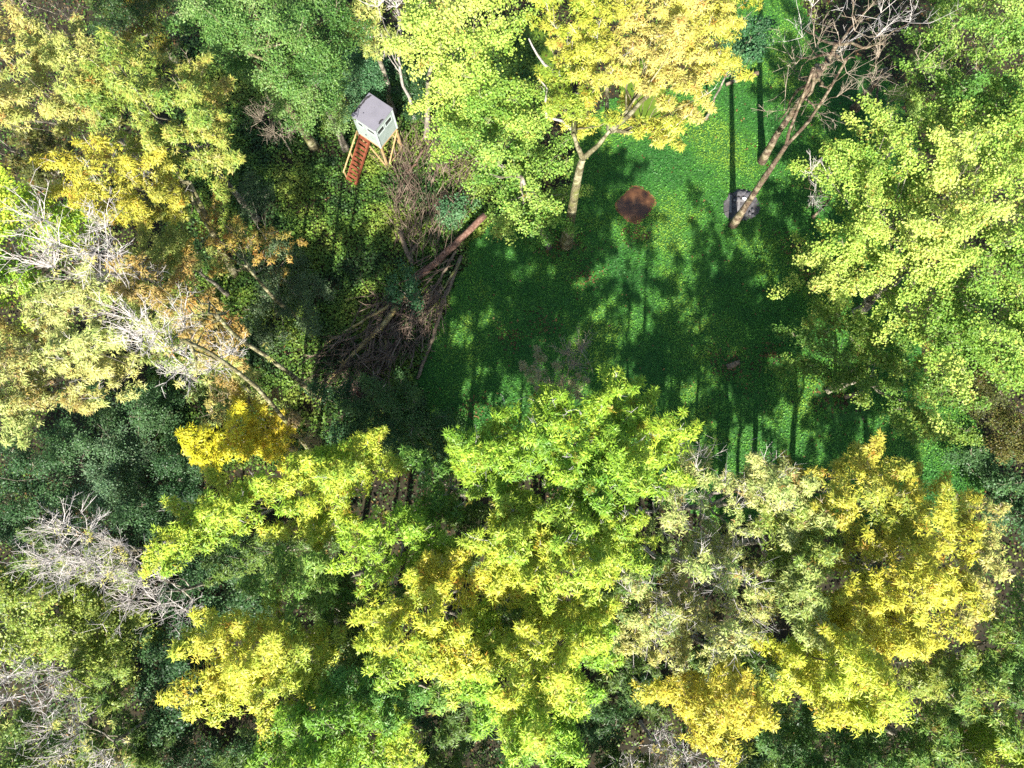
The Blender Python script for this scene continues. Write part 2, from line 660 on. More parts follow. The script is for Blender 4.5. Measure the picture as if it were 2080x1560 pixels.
# ------------------------------------------------------------------ trees (outlines are pixels of the photograph at crown height)
LIME = [(108, 156, 38), (144, 182, 42), (174, 200, 50), (204, 210, 58)]
LIMEY = [(138, 176, 46), (182, 198, 54), (212, 208, 58), (222, 198, 54)]
GOLD = [(152, 174, 54), (196, 202, 62), (218, 210, 64), (218, 196, 62)]
TANY = [(148, 160, 72), (192, 190, 90), (208, 192, 98), (198, 170, 88)]
PALE = [(140, 162, 76), (184, 192, 96), (206, 202, 112), (196, 182, 98)]
MAPLE = [(116, 158, 48), (162, 192, 66), (194, 210, 84), (212, 216, 98)]
MAPLE2 = [(92, 142, 48), (130, 170, 58), (170, 194, 76)]
MIDG = [(68, 112, 44), (92, 138, 54), (120, 158, 66)]
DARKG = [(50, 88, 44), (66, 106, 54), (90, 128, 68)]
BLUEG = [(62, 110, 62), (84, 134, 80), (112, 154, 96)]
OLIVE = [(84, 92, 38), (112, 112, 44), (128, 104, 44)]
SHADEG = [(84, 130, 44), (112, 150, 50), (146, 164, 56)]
ORANGE = [(190, 168, 70), (205, 166, 70), (192, 142, 62)]
GOLDEN = [(222, 206, 40), (228, 210, 40), (224, 188, 40)]
BROWN = [(120, 96, 62), (145, 118, 75), (120, 85, 52)]

# --- upper left
tree('ash_tree', 'tall tan and yellow leaved tree at the wood corner beside the bare pale twigs', 'tree',
     [[(-60, 60), (30, 40), (110, 45), (180, 70), (250, 115), (250, 190), (230, 265), (150, 275), (60, 260), (-60, 240)]], 17, TANY, 'ash', tw=3, seed=1)
tree('ash_tree', 'broad yellow green tree with tan tips beside the dark gap near the raised hide', 'tree',
     [[(165, 160), (230, 95), (300, 128), (350, 112), (420, 150), (455, 190), (468, 290), (482, 330), (400, 335), (300, 315), (240, 290), (170, 235)]],
     16.5, [(110, 146, 50), (160, 175, 66), (192, 180, 76), (196, 160, 76)], 'ash', tw=2, seed=2)
tree('ash_tree', 'yellow tree with a golden patch above leaning mossy stems', 'tree',
     [[(105, 312), (170, 290), (250, 300), (330, 325), (372, 400), (365, 465), (250, 445), (180, 405), (140, 370)]], 15.5,
     [(168, 170, 66), (205, 190, 66), (222, 198, 56)], 'ash', tw=5, seed=3, twm=M_WHITE, trunk=[(478, 560), (440, 490), (415, 430), (385, 370)], bark=M_BARKY)
tree('maple_tree', 'lime green tree left of the white dead branches', 'tree',
     [[(-60, 360), (60, 372), (130, 385), (120, 450), (70, 520), (70, 580), (30, 620), (-60, 640)]], 15, LIME, 'maple', tw=2, seed=4)
tree('ash_tree', 'narrow olive yellow tree under the tan crowned tree', 'tree',
     [[(-60, 250), (60, 270), (150, 285), (140, 330), (100, 350), (40, 345), (-60, 340)]], 12, OLIVE + [(170, 150, 55)], 'ash', tw=3, seed=5)
tree('small_tree', 'thin tree with sparse orange leaves on slender forked stems', 'tree',
     [[(400, 440), (470, 430), (540, 450), (565, 490), (540, 540), (480, 545), (420, 530), (380, 500)]], 9, ORANGE + [(160, 150, 60)], 'ash', dens=.35, tw=5, seed=6,
     trunk=[(600, 640), (560, 610), (500, 540)], bark=M_BARKY, tr=.15)
tree('small_tree', 'grey green small tree in the gloom between hide and orange leaved tree', 'tree',
     [[(470, 385), (520, 370), (560, 400), (600, 520), (640, 560), (640, 640), (600, 720), (540, 700), (500, 640), (520, 560), (480, 470)]], 5,
     [(62, 88, 52), (88, 112, 68), (118, 138, 88)], 'small', dens=.7, tw=3, seed=7, tr=.1)
# --- top
tree('broadleaf_tree', 'large mid green tree with pale leaning trunk behind the raised hide', 'tree',
     [[(340, -50), (700, -50), (690, 40), (660, 100), (700, 160), (690, 205), (640, 228), (590, 215), (560, 180), (520, 150), (470, 140), (420, 80), (370, 40)]],
     15, MIDG + [(140, 165, 88)], 'small', dens=1.1, tw=1, seed=8, trunk=[(640, 300), (600, 240), (560, 180), (525, 135), (490, 85)], depth=6, bark=M_BARKY, tr=.3, under=.8)
tree('broadleaf_tree', 'slim pale trunked tree leaning next to the hide', 'tree',
     [[(570, 60), (640, 70), (655, 130), (655, 190), (625, 215), (580, 190)]], 10.5, MIDG + [(120, 150, 90)], 'small', dens=1.0, tw=1, seed=9,
     trunk=[(703, 305), (688, 268), (665, 225), (650, 190)], tr=.24, bark=M_BARK)
tree('shrubby_tree', 'dark green low tree with golden side at the top edge of the wood', 'tree',
     [[(160, -40), (340, -40), (380, 40), (400, 90), (330, 110), (260, 90), (200, 50)]], 8, [(60, 92, 44), (84, 112, 44), (165, 138, 40)], 'small', tw=2, seed=10, pscale=1.6)
tree('ash_tree', 'narrow tan yellow tree between two green crowns behind the hide', 'tree',
     [[(680, -40), (765, -40), (780, 50), (795, 90), (795, 140), (780, 148), (745, 115), (715, 60)]], 13, TANY, 'ash', tw=2, seed=11)
tree('bare_tree', 'small bare pale tree with curling twigs behind the hide', 'tree',
     [[(755, 0), (810, 0), (820, 50), (815, 75), (770, 70)]], 13, TANY, 'ash', dens=0, tw=5, twl=1.2, seed=12, twm=M_WHITE, bark=M_DEAD, tr=.14, sub2=2, twr=.022)
tree('shrub', 'round blue green shrub touching the hide roof', 'shrub',
     [[(700, 130), (725, 105), (760, 115), (778, 150), (765, 185), (735, 200), (705, 185), (690, 160)]], 5.2, BLUEG, 'small', dens=1.5, tw=0, sp=22, seed=13, depth=2.5, tr=.08, skip=0)
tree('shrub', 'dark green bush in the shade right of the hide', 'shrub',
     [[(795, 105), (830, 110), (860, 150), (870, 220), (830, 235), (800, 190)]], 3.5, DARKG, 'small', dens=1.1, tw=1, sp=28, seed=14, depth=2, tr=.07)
tree('maple_tree', 'tall light green maple with straight trunk right of the hide', 'tree',
     [[(830, -50), (1060, -50), (1060, 60), (1035, 110), (1050, 170), (1095, 160), (1110, 230), (1070, 260), (1000, 260), (930, 250), (885, 260), (890, 200), (868, 120), (832, 110)]],
     16, MAPLE, 'maple', dens=1.0, tw=1, seed=15, trunk=[(866, 285), (868, 230), (870, 150), (900, 90)], tr=.2, depth=6, under=.8)
tree('maple_tree', 'yellow green maple bulging out over the clearing corner', 'tree',
     [[(890, 255), (960, 245), (1070, 260), (1130, 290), (1165, 330), (1150, 400), (1165, 440), (1100, 470), (1040, 478), (1000, 430), (1005, 370), (960, 340), (920, 290)]],
     11.5, MAPLE2 + [(175, 195, 80)], 'maple', dens=1.05, tw=1, seed=16, depth=6, under=.8, trunk=[(1115, 500), (1090, 440), (1060, 360)], tr=.2)
tree('ash_tree', 'big yellow tree with forked trunk standing at the clearing edge', 'tree',
     [[(1075, -60), (1550, -60), (1530, 20), (1495, 55), (1480, 110), (1462, 150), (1468, 200), (1425, 228), (1395, 262), (1360, 285), (1310, 280), (1275, 270), (1258, 285),
       (1200, 280), (1140, 290), (1110, 180), (1150, 110), (1100, 60)]],
     17, [(150, 172, 48), (196, 190, 56), (216, 200, 74), (216, 190, 96)], 'ash', dens=1.1, tw=2, seed=17, holes=[(1305, 205, 26)],
     trunk=[(1150, 495), (1160, 440), (1168, 390), (1178, 340), (1184, 322)], tr=.35, bark=M_BARKY, twm=M_WHITE, depth=3.2, limbs=6, scale=.95,
     forks=[[(1172, 295), (1165, 272)], [(1215, 295), (1238, 266)]])
tree('small_tree', 'blue green small tree at the far tip of the clearing', 'tree',
     [[(1485, 50), (1540, 45), (1558, 80), (1545, 110), (1500, 118), (1478, 95)]], 10.5, BLUEG + [(130, 168, 100)], 'maple', dens=1.2, tw=1, sp=26, seed=18, depth=3, tr=.1, skip=0)
# --- right
tree('maple_tree', 'pale green maple in the corner beyond the bare trunks', 'tree',
     [[(1870, -60), (2150, -60), (2150, 330), (1960, 300), (1880, 250), (1835, 190), (1845, 110), (1880, 60)]], 15, MAPLE2 + [(165, 190, 95)], 'maple', dens=.9, tw=2, seed=19, depth=7, holes=[(2000, 60, 25)])
tree('maple_tree', 'huge light green maple spreading over the clearing side', 'tree',
     [[(1655, 335), (1720, 250), (1790, 235), (1880, 250), (1960, 215), (2150, 230), (2150, 740), (2000, 720), (1960, 755), (1930, 775), (1900, 720), (1850, 700), (1805, 640), (1760, 600),
       (1690, 572), (1668, 520), (1720, 490), (1745, 430), (1700, 390)]],
     14.5, MAPLE, 'maple', dens=1.05, tw=1, seed=20, depth=7, limbs=9, tr=.35, under=.8, holes=[(2050, 560, 20), (1900, 300, 18)], base=(1740, 640))
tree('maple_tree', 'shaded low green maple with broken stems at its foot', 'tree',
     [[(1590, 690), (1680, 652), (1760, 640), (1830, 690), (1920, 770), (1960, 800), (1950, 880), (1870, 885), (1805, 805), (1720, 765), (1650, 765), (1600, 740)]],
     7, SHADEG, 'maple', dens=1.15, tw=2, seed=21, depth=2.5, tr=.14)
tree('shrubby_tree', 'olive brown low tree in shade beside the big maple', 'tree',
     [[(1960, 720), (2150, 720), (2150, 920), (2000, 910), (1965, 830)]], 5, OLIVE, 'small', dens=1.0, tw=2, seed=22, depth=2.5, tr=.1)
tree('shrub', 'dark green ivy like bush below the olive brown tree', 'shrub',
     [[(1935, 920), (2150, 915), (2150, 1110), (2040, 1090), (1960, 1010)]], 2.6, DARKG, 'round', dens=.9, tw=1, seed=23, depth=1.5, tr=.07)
# --- centre
tree('ash_tree', 'lime green ash with spiky leading shoots beside the clearing', 'tree',
     [[(1225, 760), (1255, 735), (1262, 765), (1250, 805), (1285, 840), (1320, 815), (1340, 865), (1390, 875), (1385, 915), (1340, 950), (1350, 1015), (1310, 1040), (1275, 1030),
       (1250, 1060), (1180, 1060), (1170, 990), (1120, 1010), (1110, 960), (1010, 990), (945, 970), (955, 905), (1010, 880), (1025, 830), (1060, 850), (1085, 800), (1130, 790), (1170, 830), (1205, 860), (1200, 800)]],
     16.5, LIME, 'ash', dens=1.05, tw=2, seed=24, holes=[(1075, 985, 22)], depth=4, tr=.28, twm=M_WHITE, limbs=7, base=(1110, 985), sp=30)
tree('ash_tree', 'bright lime ash crown in the middle of the wood edge', 'tree',
     [[(980, 1060), (1060, 1020), (1150, 1040), (1250, 1050), (1300, 1080), (1290, 1130), (1240, 1130), (1215, 1185), (1150, 1190), (1090, 1205), (1050, 1212), (1000, 1170), (970, 1110)]],
     16, LIMEY[:3], 'ash', dens=1.15, tw=2, seed=25, depth=3.5, tr=.25, sp=30, holes=[(1130, 1100, 14)], twm=M_WHITE)
tree('ash_tree', 'darker green ash with pale twigs left of the lime crown', 'tree',
     [[(830, 930), (900, 920), (950, 930), (990, 1000), (960, 1030), (925, 1055), (870, 1040), (880, 1000)]], 13, [(84, 132, 46), (112, 152, 50), (170, 175, 55)], 'ash', dens=.9, tw=3, seed=26, depth=3,
     twm=M_WHITE)
tree('ash_tree', 'yellow green ash sprawling next to the golden sapling', 'tree',
     [[(690, 900), (760, 905), (785, 950), (745, 985), (700, 1035), (640, 1080), (540, 1100), (470, 1110), (395, 1125), (330, 1145), (318, 1060), (400, 1000), (430, 960), (560, 965), (640, 920)]],
     14.5, LIMEY[:3] + LIME[1:2], 'ash', dens=1.05, tw=3, seed=27, depth=4, twm=M_WHITE, holes=[(560, 1040, 20)])
tree('ash_tree', 'mid green ash beside the dark hollow', 'tree',
     [[(700, 1070), (760, 1040), (830, 1040), (920, 1080), (940, 1120), (860, 1130), (790, 1180), (720, 1165), (690, 1115)]], 14.5, LIME[:3], 'ash', dens=1.05, tw=2, seed=28, depth=3.5)
tree('ash_tree', 'compact soft green ash between yellow crowns', 'tree',
     [[(545, 1180), (620, 1120), (700, 1130), (725, 1180), (660, 1250), (580, 1262), (550, 1225)]], 13, [(104, 148, 52), (136, 170, 62), (165, 185, 75)], 'ash', dens=1.15, tw=1, seed=29, depth=3.5)
tree('ash_tree', 'wide yellow lime ash over the middle of the wood', 'tree',
     [[(750, 1235), (830, 1170), (920, 1130), (990, 1165), (1040, 1215), (1010, 1280), (950, 1340), (925, 1395), (880, 1350), (790, 1375), (765, 1320), (790, 1280)]],
     16, LIMEY, 'ash', dens=1.1, tw=2, seed=30, depth=4, tr=.25)
tree('ash_tree', 'long green ash crown narrowing to a yellow tip', 'tree',
     [[(1010, 1285), (1100, 1222), (1180, 1230), (1235, 1262), (1262, 1330), (1200, 1380), (1160, 1390), (1200, 1440), (1160, 1480), (1125, 1550), (1060, 1545), (1010, 1470), (960, 1400), (965, 1330)]],
     17, [(130, 180, 46), (156, 196, 50), (190, 208, 58), (210, 206, 58)], 'ash', dens=1.35, tw=2, seed=31, depth=4.5, tr=.25, limbs=7, holes=[(1040, 1405, 14)])
tree('ash_tree', 'deep yellow ash standing over the dark ivy thicket', 'tree',
     [[(388, 1300), (440, 1260), (540, 1240), (600, 1280), (690, 1290), (700, 1350), (640, 1400), (560, 1450), (490, 1482), (440, 1450), (400, 1425), (390, 1360)]],
     15.5, GOLD, 'ash', dens=1.0, tw=2, seed=32, depth=4.5, tr=.24)
tree('ash_tree', 'fresh green ash with yellow rim below the deep yellow ash', 'tree',
     [[(560, 1455), (640, 1395), (750, 1395), (785, 1450), (865, 1545), (780, 1550), (700, 1505), (650, 1610), (590, 1610), (550, 1510)]], 16.5, LIME[:3] + LIMEY[2:3], 'ash', dens=1.25, tw=2, seed=33, depth=4)
tree('ash_tree', 'cool green ash half hidden under wide yellow lime crown', 'tree',
     [[(700, 1365), (800, 1370), (910, 1405), (890, 1440), (830, 1452), (730, 1410)]], 14.5, [(96, 150, 56), (128, 174, 62), (164, 192, 66)], 'ash', dens=1.0, tw=2, seed=34, depth=3)
# --- right of centre
tree('pale_tree', 'thin olive tree full of pale upright twigs at the wood edge', 'tree',
     [[(1375, 930), (1480, 918), (1540, 940), (1572, 1010), (1530, 1110), (1430, 1130), (1350, 1100), (1370, 1000)]], 11.5, PALE, 'ash', dens=1.0, tw=9, twl=1.5, seed=35, depth=3.5, twm=M_WHITE, scale=.8, under=.2)
tree('pale_tree', 'straw coloured thin crowned tree with many fine twigs', 'tree',
     [[(1300, 1150), (1380, 1110), (1530, 1120), (1565, 1200), (1545, 1290), (1460, 1340), (1330, 1345), (1250, 1300), (1240, 1210)]], 12, PALE + TANY[1:3], 'ash', dens=1.15, tw=7, twl=1.4, seed=36, depth=3.5, twm=M_WHITE,
     scale=.8, under=.3)
tree('ash_tree', 'golden topped ash with russet leading shoots at the wood edge', 'tree',
     [[(1625, 925), (1650, 900), (1680, 935), (1705, 895), (1730, 930), (1790, 893), (1810, 945), (1850, 965), (1830, 1030), (1770, 1060), (1700, 1060), (1640, 1000), (1570, 1010), (1610, 960)]],
     15, [(140, 155, 50), (192, 184, 58), (212, 194, 62), (204, 166, 66)], 'ash', dens=1.0, tw=3, seed=37, depth=4, tr=.22)
tree('ash_tree', 'olive green ash pressed against the golden topped ash', 'tree',
     [[(1560, 1020), (1640, 1010), (1690, 1070), (1680, 1180), (1620, 1230), (1580, 1190), (1550, 1120)]], 13.5, [(110, 146, 54), (150, 172, 64), (184, 184, 76)], 'ash', dens=.8, tw=4, seed=38, depth=3)
tree('ash_tree', 'golden yellow ash with wide glowing crown', 'tree',
     [[(1690, 1200), (1700, 1080), (1780, 1060), (1850, 980), (1930, 985), (1960, 1010), (1985, 1090), (1960, 1150), (1975, 1230), (1955, 1280), (1880, 1310), (1800, 1330), (1700, 1300)]],
     15.5, [(172, 176, 52), (212, 190, 56), (220, 212, 64), (218, 198, 60)], 'ash', dens=1.1, tw=3, seed=39, depth=4.5, tr=.28, limbs=7)
tree('ash_tree', 'thinning russet tipped ash at the outer side of the golden crown', 'tree',
     [[(1960, 1010), (2020, 1025), (2065, 1110), (2050, 1180), (1980, 1230), (1965, 1150), (1990, 1090)]], 14, TANY, 'ash', dens=.65, tw=4, seed=40, depth=4)
tree('ash_tree', 'yellow ash with amber lower rim over dark bushes', 'tree',
     [[(1550, 1390), (1565, 1320), (1640, 1290), (1740, 1310), (1810, 1335), (1835, 1440), (1775, 1472), (1700, 1450), (1630, 1440)]], 15.5, LIMEY[1:], 'ash', dens=1.1, tw=2, seed=41, depth=4)
tree('ash_tree', 'small yellow ash next to the tangle of dead twigs', 'tree',
     [[(1325, 1400), (1430, 1365), (1530, 1380), (1555, 1440), (1500, 1485), (1450, 1522), (1400, 1480)]], 15.5, [(160, 165, 52), (208, 198, 60), (216, 192, 56)], 'ash', dens=1.0, tw=3, seed=42, depth=4)
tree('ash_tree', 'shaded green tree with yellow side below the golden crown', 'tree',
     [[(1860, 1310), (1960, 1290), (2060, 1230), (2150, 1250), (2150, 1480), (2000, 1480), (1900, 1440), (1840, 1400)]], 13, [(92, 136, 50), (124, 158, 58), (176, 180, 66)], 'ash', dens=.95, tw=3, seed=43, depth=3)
tree('ash_tree', 'bright yellow green tree at the lower corner of the wood', 'tree',
     [[(1940, 1490), (2010, 1460), (2150, 1470), (2150, 1640), (2150, 1800), (1990, 1800), (1950, 1560)]], 13, LIMEY[:3], 'ash', dens=1.1, tw=2, seed=44, depth=4)
tree('ash_tree', 'mottled green tree between amber rimmed ash and corner tree', 'tree',
     [[(1560, 1510), (1660, 1460), (1790, 1480), (1880, 1450), (1940, 1500), (1950, 1800), (1580, 1800)]], 12, [(88, 132, 52), (116, 154, 58), (170, 176, 64)], 'ash', dens=1.0, tw=3, seed=45, depth=3.5)
# --- left
tree('ash_tree', 'straw yellow tree behind the long white leaning dead stem', 'tree',
     [[(60, 605), (130, 580), (230, 575), (300, 600), (330, 660), (340, 720), (270, 780), (210, 825), (160, 770), (110, 705), (130, 645)]], 15.5, PALE[1:] + [(205, 190, 95)], 'ash', dens=.85, tw=5, seed=46, depth=5, twm=M_WHITE)
tree('ash_tree', 'tan orange leaved tree along a leaning mossy trunk', 'tree',
     [[(255, 540), (330, 535), (400, 590), (470, 670), (480, 720), (420, 720), (350, 650), (270, 600)]], 14, [(170, 150, 76), (190, 150, 76), (200, 140, 60)], 'ash', dens=.75, tw=4, seed=47, depth=4,
     tr=.15, trunk=[(640, 800), (580, 752), (540, 722), (480, 685), (440, 640)], bark=M_BARKY, twm=M_WHITE)
tree('ash_tree', 'olive tan tree at the wood margin by the blue green thicket', 'tree',
     [[(-60, 660), (60, 650), (110, 700), (140, 760), (170, 825), (100, 850), (-60, 880)]], 12, PALE[:3] + [(170, 140, 66)], 'ash', dens=.9, tw=3, seed=48, depth=5)
tree('sapling', 'vivid golden yellow sapling among dry brown leaves', 'tree',
     [[(440, 845), (490, 812), (555, 850), (585, 900), (530, 932), (470, 945), (405, 925), (400, 890)]], 10, GOLDEN, 'ash', dens=1.0, tw=2, seed=49, depth=2.5, sp=28, tr=.12)
tree('sapling', 'sapling with dry brown leaves wrapped round the golden one', 'tree',
     [[(370, 870), (440, 800), (520, 790), (600, 850), (650, 910), (600, 930), (560, 850), (480, 815), (420, 870), (400, 920), (370, 910)]], 9, TANY[2:] + BROWN[1:2], 'ash', dens=.45, tw=5, seed=50, depth=2.5, tr=.1)
tree('bare_tree', 'long white dead stem with feathery twigs leaning over the yellow trees', 'tree',
     [[(310, 640), (400, 660), (470, 720), (440, 790), (380, 760), (300, 720), (270, 650)]], 18.5, TANY, 'ash', dens=.06, tw=7, twl=1.7, seed=51, twm=M_WHITE, bark=M_BARKY, sp=38, depth=6, tr=.13,
     trunk=[(640, 930), (600, 880), (560, 830), (520, 785), (470, 745), (420, 712), (370, 690)], sub2=2, twr=.022)
tree('bare_tree', 'white leafless crown fanning out above the tan orange tree', 'tree',
     [[(50, 470), (120, 425), (200, 440), (245, 480), (280, 560), (220, 580), (120, 560), (60, 530)]], 17, TANY, 'ash', dens=.05, tw=8, twl=2.0, seed=52, twm=M_WHITE, bark=M_DEAD, sp=44, depth=5, tr=.22,
     trunk=[(420, 700), (360, 640), (280, 585), (220, 550)], sub2=2, twr=.022)
tree('shrubby_tree', 'blue green thicket tree with dense dark leaves', 'tree',
     [[(-60, 900), (110, 830), (200, 800), (330, 815), (400, 900), (385, 960), (350, 1050), (250, 1090), (140, 1095), (-60, 1100)]], 6.5, DARKG + [(110, 140, 96)], 'small', dens=1.15, tw=1, seed=53, depth=3.5, tr=.16, limbs=7, under=.8)
tree('bare_tree', 'dead greyish tree of radiating fine twigs beside the blue green thicket', 'tree',
     [[(130, 1060), (220, 1050), (290, 1110), (270, 1170), (190, 1180), (100, 1150)]], 14, TANY, 'ash', dens=0.03, tw=10, twl=1.8, seed=54, twm=M_WHITE, bark=M_BARK, sp=40, depth=4, tr=.16, sub2=2, twr=.02)
tree('bare_tree', 'dead tree with twigs swept like a broom over the ivy thicket', 'tree',
     [[(260, 1160), (330, 1170), (400, 1195), (380, 1250), (300, 1250), (255, 1210)]], 12, TANY, 'ash', dens=0, tw=10, twl=1.7, seed=55, twm=M_WHITE, bark=M_BARK, sp=38, depth=4, tr=.14, sub2=2, twr=.02)
tree('bare_tree', 'dead tree of white twigs standing in yellow green hazel', 'tree',
     [[(-40, 1340), (60, 1340), (150, 1380), (160, 1430), (80, 1450), (-40, 1440)]], 12, TANY, 'ash', dens=0.03, tw=9, twl=1.8, seed=56, twm=M_WHITE, bark=M_BARK, sp=40, depth=4, tr=.15, sub2=2, twr=.02)
tree('bare_tree', 'drooping dead tree at the lower corner beside hazel', 'tree',
     [[(100, 1470), (200, 1480), (255, 1520), (240, 1600), (120, 1600)]], 11, TANY, 'ash', dens=0.1, tw=7, twl=1.7, seed=57, twm=M_WHITE, bark=M_BARK, sp=42, depth=4, tr=.13, sub2=2, twr=.02)
tree('hazel', 'yellow green round leaved hazel under the grey dead twigs', 'shrub',
     [[(-60, 1150), (60, 1130), (130, 1170), (240, 1200), (285, 1290), (230, 1350), (150, 1330), (60, 1310), (-60, 1320)]], 7, [(112, 138, 54), (150, 168, 60), (184, 190, 74)], 'round', dens=1.2, tw=5, seed=58, depth=3, twm=M_WHITE, tr=.1)
tree('hazel', 'mixed green hazel in the lower corner with pale stems', 'shrub',
     [[(-60, 1450), (60, 1440), (160, 1480), (200, 1560), (180, 1640), (-60, 1640)]], 6.5, [(96, 126, 54), (134, 158, 60), (180, 180, 70)], 'round', dens=1.2, tw=4, seed=59, depth=3, tr=.1)
tree('shrub', 'dark green ivy thicket at the foot of the deep yellow ash', 'shrub',
     [[(260, 1260), (380, 1190), (470, 1170), (540, 1180), (540, 1250), (430, 1260), (395, 1330), (400, 1430), (330, 1460), (270, 1400)]], 4, DARKG + [(105, 130, 80)], 'round', dens=1.0, tw=1, seed=60, depth=2, tr=.08)
tree('shrub', 'shadowed green bush at the very edge under fresh green ash', 'shrub',
     [[(300, 1480), (430, 1470), (540, 1520), (540, 1640), (300, 1640)]], 3, DARKG, 'small', dens=1.0, tw=1, seed=61, depth=1.5, tr=.07)
tree('shrub', 'dark leafy bush between two lime crowns', 'shrub',
     [[(330, 1130), (420, 1120), (520, 1110), (560, 1140), (540, 1180), (440, 1180), (380, 1190)]], 4, DARKG, 'small', dens=1.0, tw=3, seed=62, depth=2, tr=.08)
tree('shrub', 'broad shaded green bush under the narrowing ash crown', 'shrub',
     [[(860, 1420), (940, 1380), (1000, 1460), (1050, 1545), (1040, 1640), (870, 1640), (850, 1500)]], 5, [(58, 96, 44), (76, 116, 50), (104, 130, 54)], 'ash', dens=1.0, tw=2, seed=63, depth=2, tr=.09)
tree('shrub', 'green bush in the gap beside the dead twig tangle', 'shrub',
     [[(1150, 1490), (1210, 1380), (1300, 1340), (1330, 1400), (1310, 1470), (1280, 1640), (1130, 1640)]], 5, [(58, 96, 44), (80, 120, 52), (120, 130, 54)], 'ash', dens=1.0, tw=2, seed=64, depth=2, tr=.09)
tree('bare_tree', 'tangle of curly dead twigs beside the small yellow ash', 'tree',
     [[(1290, 1440), (1370, 1430), (1420, 1500), (1460, 1540), (1450, 1640), (1300, 1640), (1270, 1520)]], 9, TANY, 'ash', dens=0.04, tw=7, twl=1.5, seed=65, twm=M_WHITE, bark=M_DEAD, sp=40, depth=3, tr=.12, sub2=2, twr=.022)
tree('shrub', 'dark bush with shiny leaves behind the amber rimmed ash', 'shrub',
     [[(1480, 1500), (1560, 1440), (1640, 1450), (1640, 1520), (1560, 1560), (1490, 1580)]], 4, DARKG, 'round', dens=1.0, tw=2, seed=66, depth=2, tr=.08)
tree('shrub', 'low dark green bush at the end of the brush pile', 'shrub',
     [[(735, 760), (830, 765), (885, 830), (945, 870), (935, 930), (860, 955), (790, 925), (735, 870)]], 2.6, [(52, 92, 46), (68, 110, 54), (88, 124, 60)], 'small', dens=1.1, tw=1, seed=67, depth=1.4, tr=.07)
tree('shrub', 'blue green bush left of the brush pile end', 'shrub',
     [[(645, 800), (700, 785), (735, 820), (730, 880), (670, 890), (640, 850)]], 2.6, BLUEG[:2] + DARKG[:1], 'small', dens=1.0, tw=1, seed=68, depth=1.4, tr=.06)
tree('shrub', 'blue green bush growing through the brush pile logs', 'shrub',
     [[(900, 410), (935, 410), (945, 440), (925, 458), (900, 440)]], 1.6, BLUEG, 'round', dens=1.2, br=(.25, .45), tw=0, sp=18, seed=69, depth=1, tr=.05)
tree('shrub', 'small leafy bush in the fork of the brush pile', 'shrub',
     [[(790, 555), (830, 545), (850, 580), (845, 620), (800, 615)]], 1.6, BLUEG[:2], 'round', dens=1.0, br=(.2, .4), tw=0, sp=18, seed=70, depth=.8, tr=.05)
tree('shrub', 'dry brown leaved bush on the clearing behind the lime ash', 'shrub',
     [[(1085, 735), (1130, 735), (1175, 760), (1185, 820), (1150, 830), (1100, 800), (1075, 765)]], 8.5, [(176, 152, 108), (196, 172, 122), (160, 128, 84)], 'ash', dens=.8, tw=3, sp=24, seed=71, depth=2, tr=.08, scale=.75)
tree('bare_tree', 'upright spray of dry pale twigs over the brown leaved bush', 'tree',
     [[(1150, 715), (1185, 695), (1190, 720), (1165, 745)]], 9.5, BROWN, 'ash', dens=0, tw=12, twl=1.2, sp=24, seed=72, depth=1.5, tr=.05, twm=M_TWIG, bark=M_TWIG)
tree('bare_shrub', 'fan shaped brown leafless shrub at the foot of the pale leaning trunk', 'shrub',
     [[(520, 210), (570, 195), (600, 250), (590, 300), (550, 290), (525, 250)]], 5, BROWN, 'ash', dens=0, tw=14, twl=1.3, sp=30, seed=73, depth=2, tr=.06, twm=M_TWIG, bark=M_TWIG, twr=.012)
tree('bare_tree', 'leafless pale boughs poking out above the tan crowned tree', 'tree',
     [[(-40, -20), (60, -20), (140, 10), (170, 50), (90, 50), (10, 30)]], 15, TANY, 'ash', dens=0, tw=5, twl=1.6, sp=44, seed=74, depth=4, tr=.14, twm=M_TWIG, bark=M_BARK, sub2=1)
# --- bare trees at the far side of the clearing
tree('bare_tree', 'leaning forked bare tree rooted beside the ash patch', 'tree',
     [[(1580, 130), (1640, 80), (1740, 60), (1760, 160), (1700, 230), (1640, 260), (1590, 240)]], 15, BROWN, 'ash', dens=0, tw=3, twl=1.9, sp=52, seed=75, depth=5, tr=.24, twm=M_TWIG, bark=M_BARKD,
     trunk=[(1488, 458), (1530, 395), (1570, 335), (1597, 295)], sub2=2, limbs=5, forks=[[(1602, 270), (1625, 210), (1652, 140)], [(1640, 250), (1680, 190), (1720, 120)]])
tree('bare_tree', 'thick bare trunk with wide branching in the clearing behind the leaning tree', 'tree',
     [[(1590, 60), (1620, 0), (1700, -50), (1820, -50), (1860, 30), (1820, 110), (1720, 120), (1640, 130)]], 16, BROWN, 'ash', dens=0, tw=3, twl=2.1, sp=54, seed=76, depth=6, tr=.25, twm=M_WHITE, bark=M_BARKD,
     trunk=[(1548, 328), (1580, 270), (1625, 205), (1665, 150), (1700, 90)], sub2=2, limbs=6)
tree('bare_tree', 'brown bare tree in shade close to the huge maple', 'tree',
     [[(1750, 150), (1820, 80), (1880, 50), (1890, 120), (1830, 200), (1770, 250)]], 13, BROWN, 'ash', dens=0, tw=4, twl=1.7, sp=48, seed=77, depth=5, tr=.28, twm=M_TWIG, bark=M_BARKD,
     trunk=[(1735, 222), (1765, 185), (1800, 140)], sub2=1)
tree('bare_shrub', 'small leafless twiggy shrub against the huge maple side', 'shrub',
     [[(1620, 340), (1665, 325), (1690, 370), (1660, 405), (1625, 400)]], 9, BROWN, 'ash', dens=0, tw=5, twl=1.2, sp=30, seed=78, depth=3, tr=.1, twm=M_WHITE, bark=M_BARKD, sub2=2,
     trunk=[(1650, 442), (1672, 420), (1690, 400)])
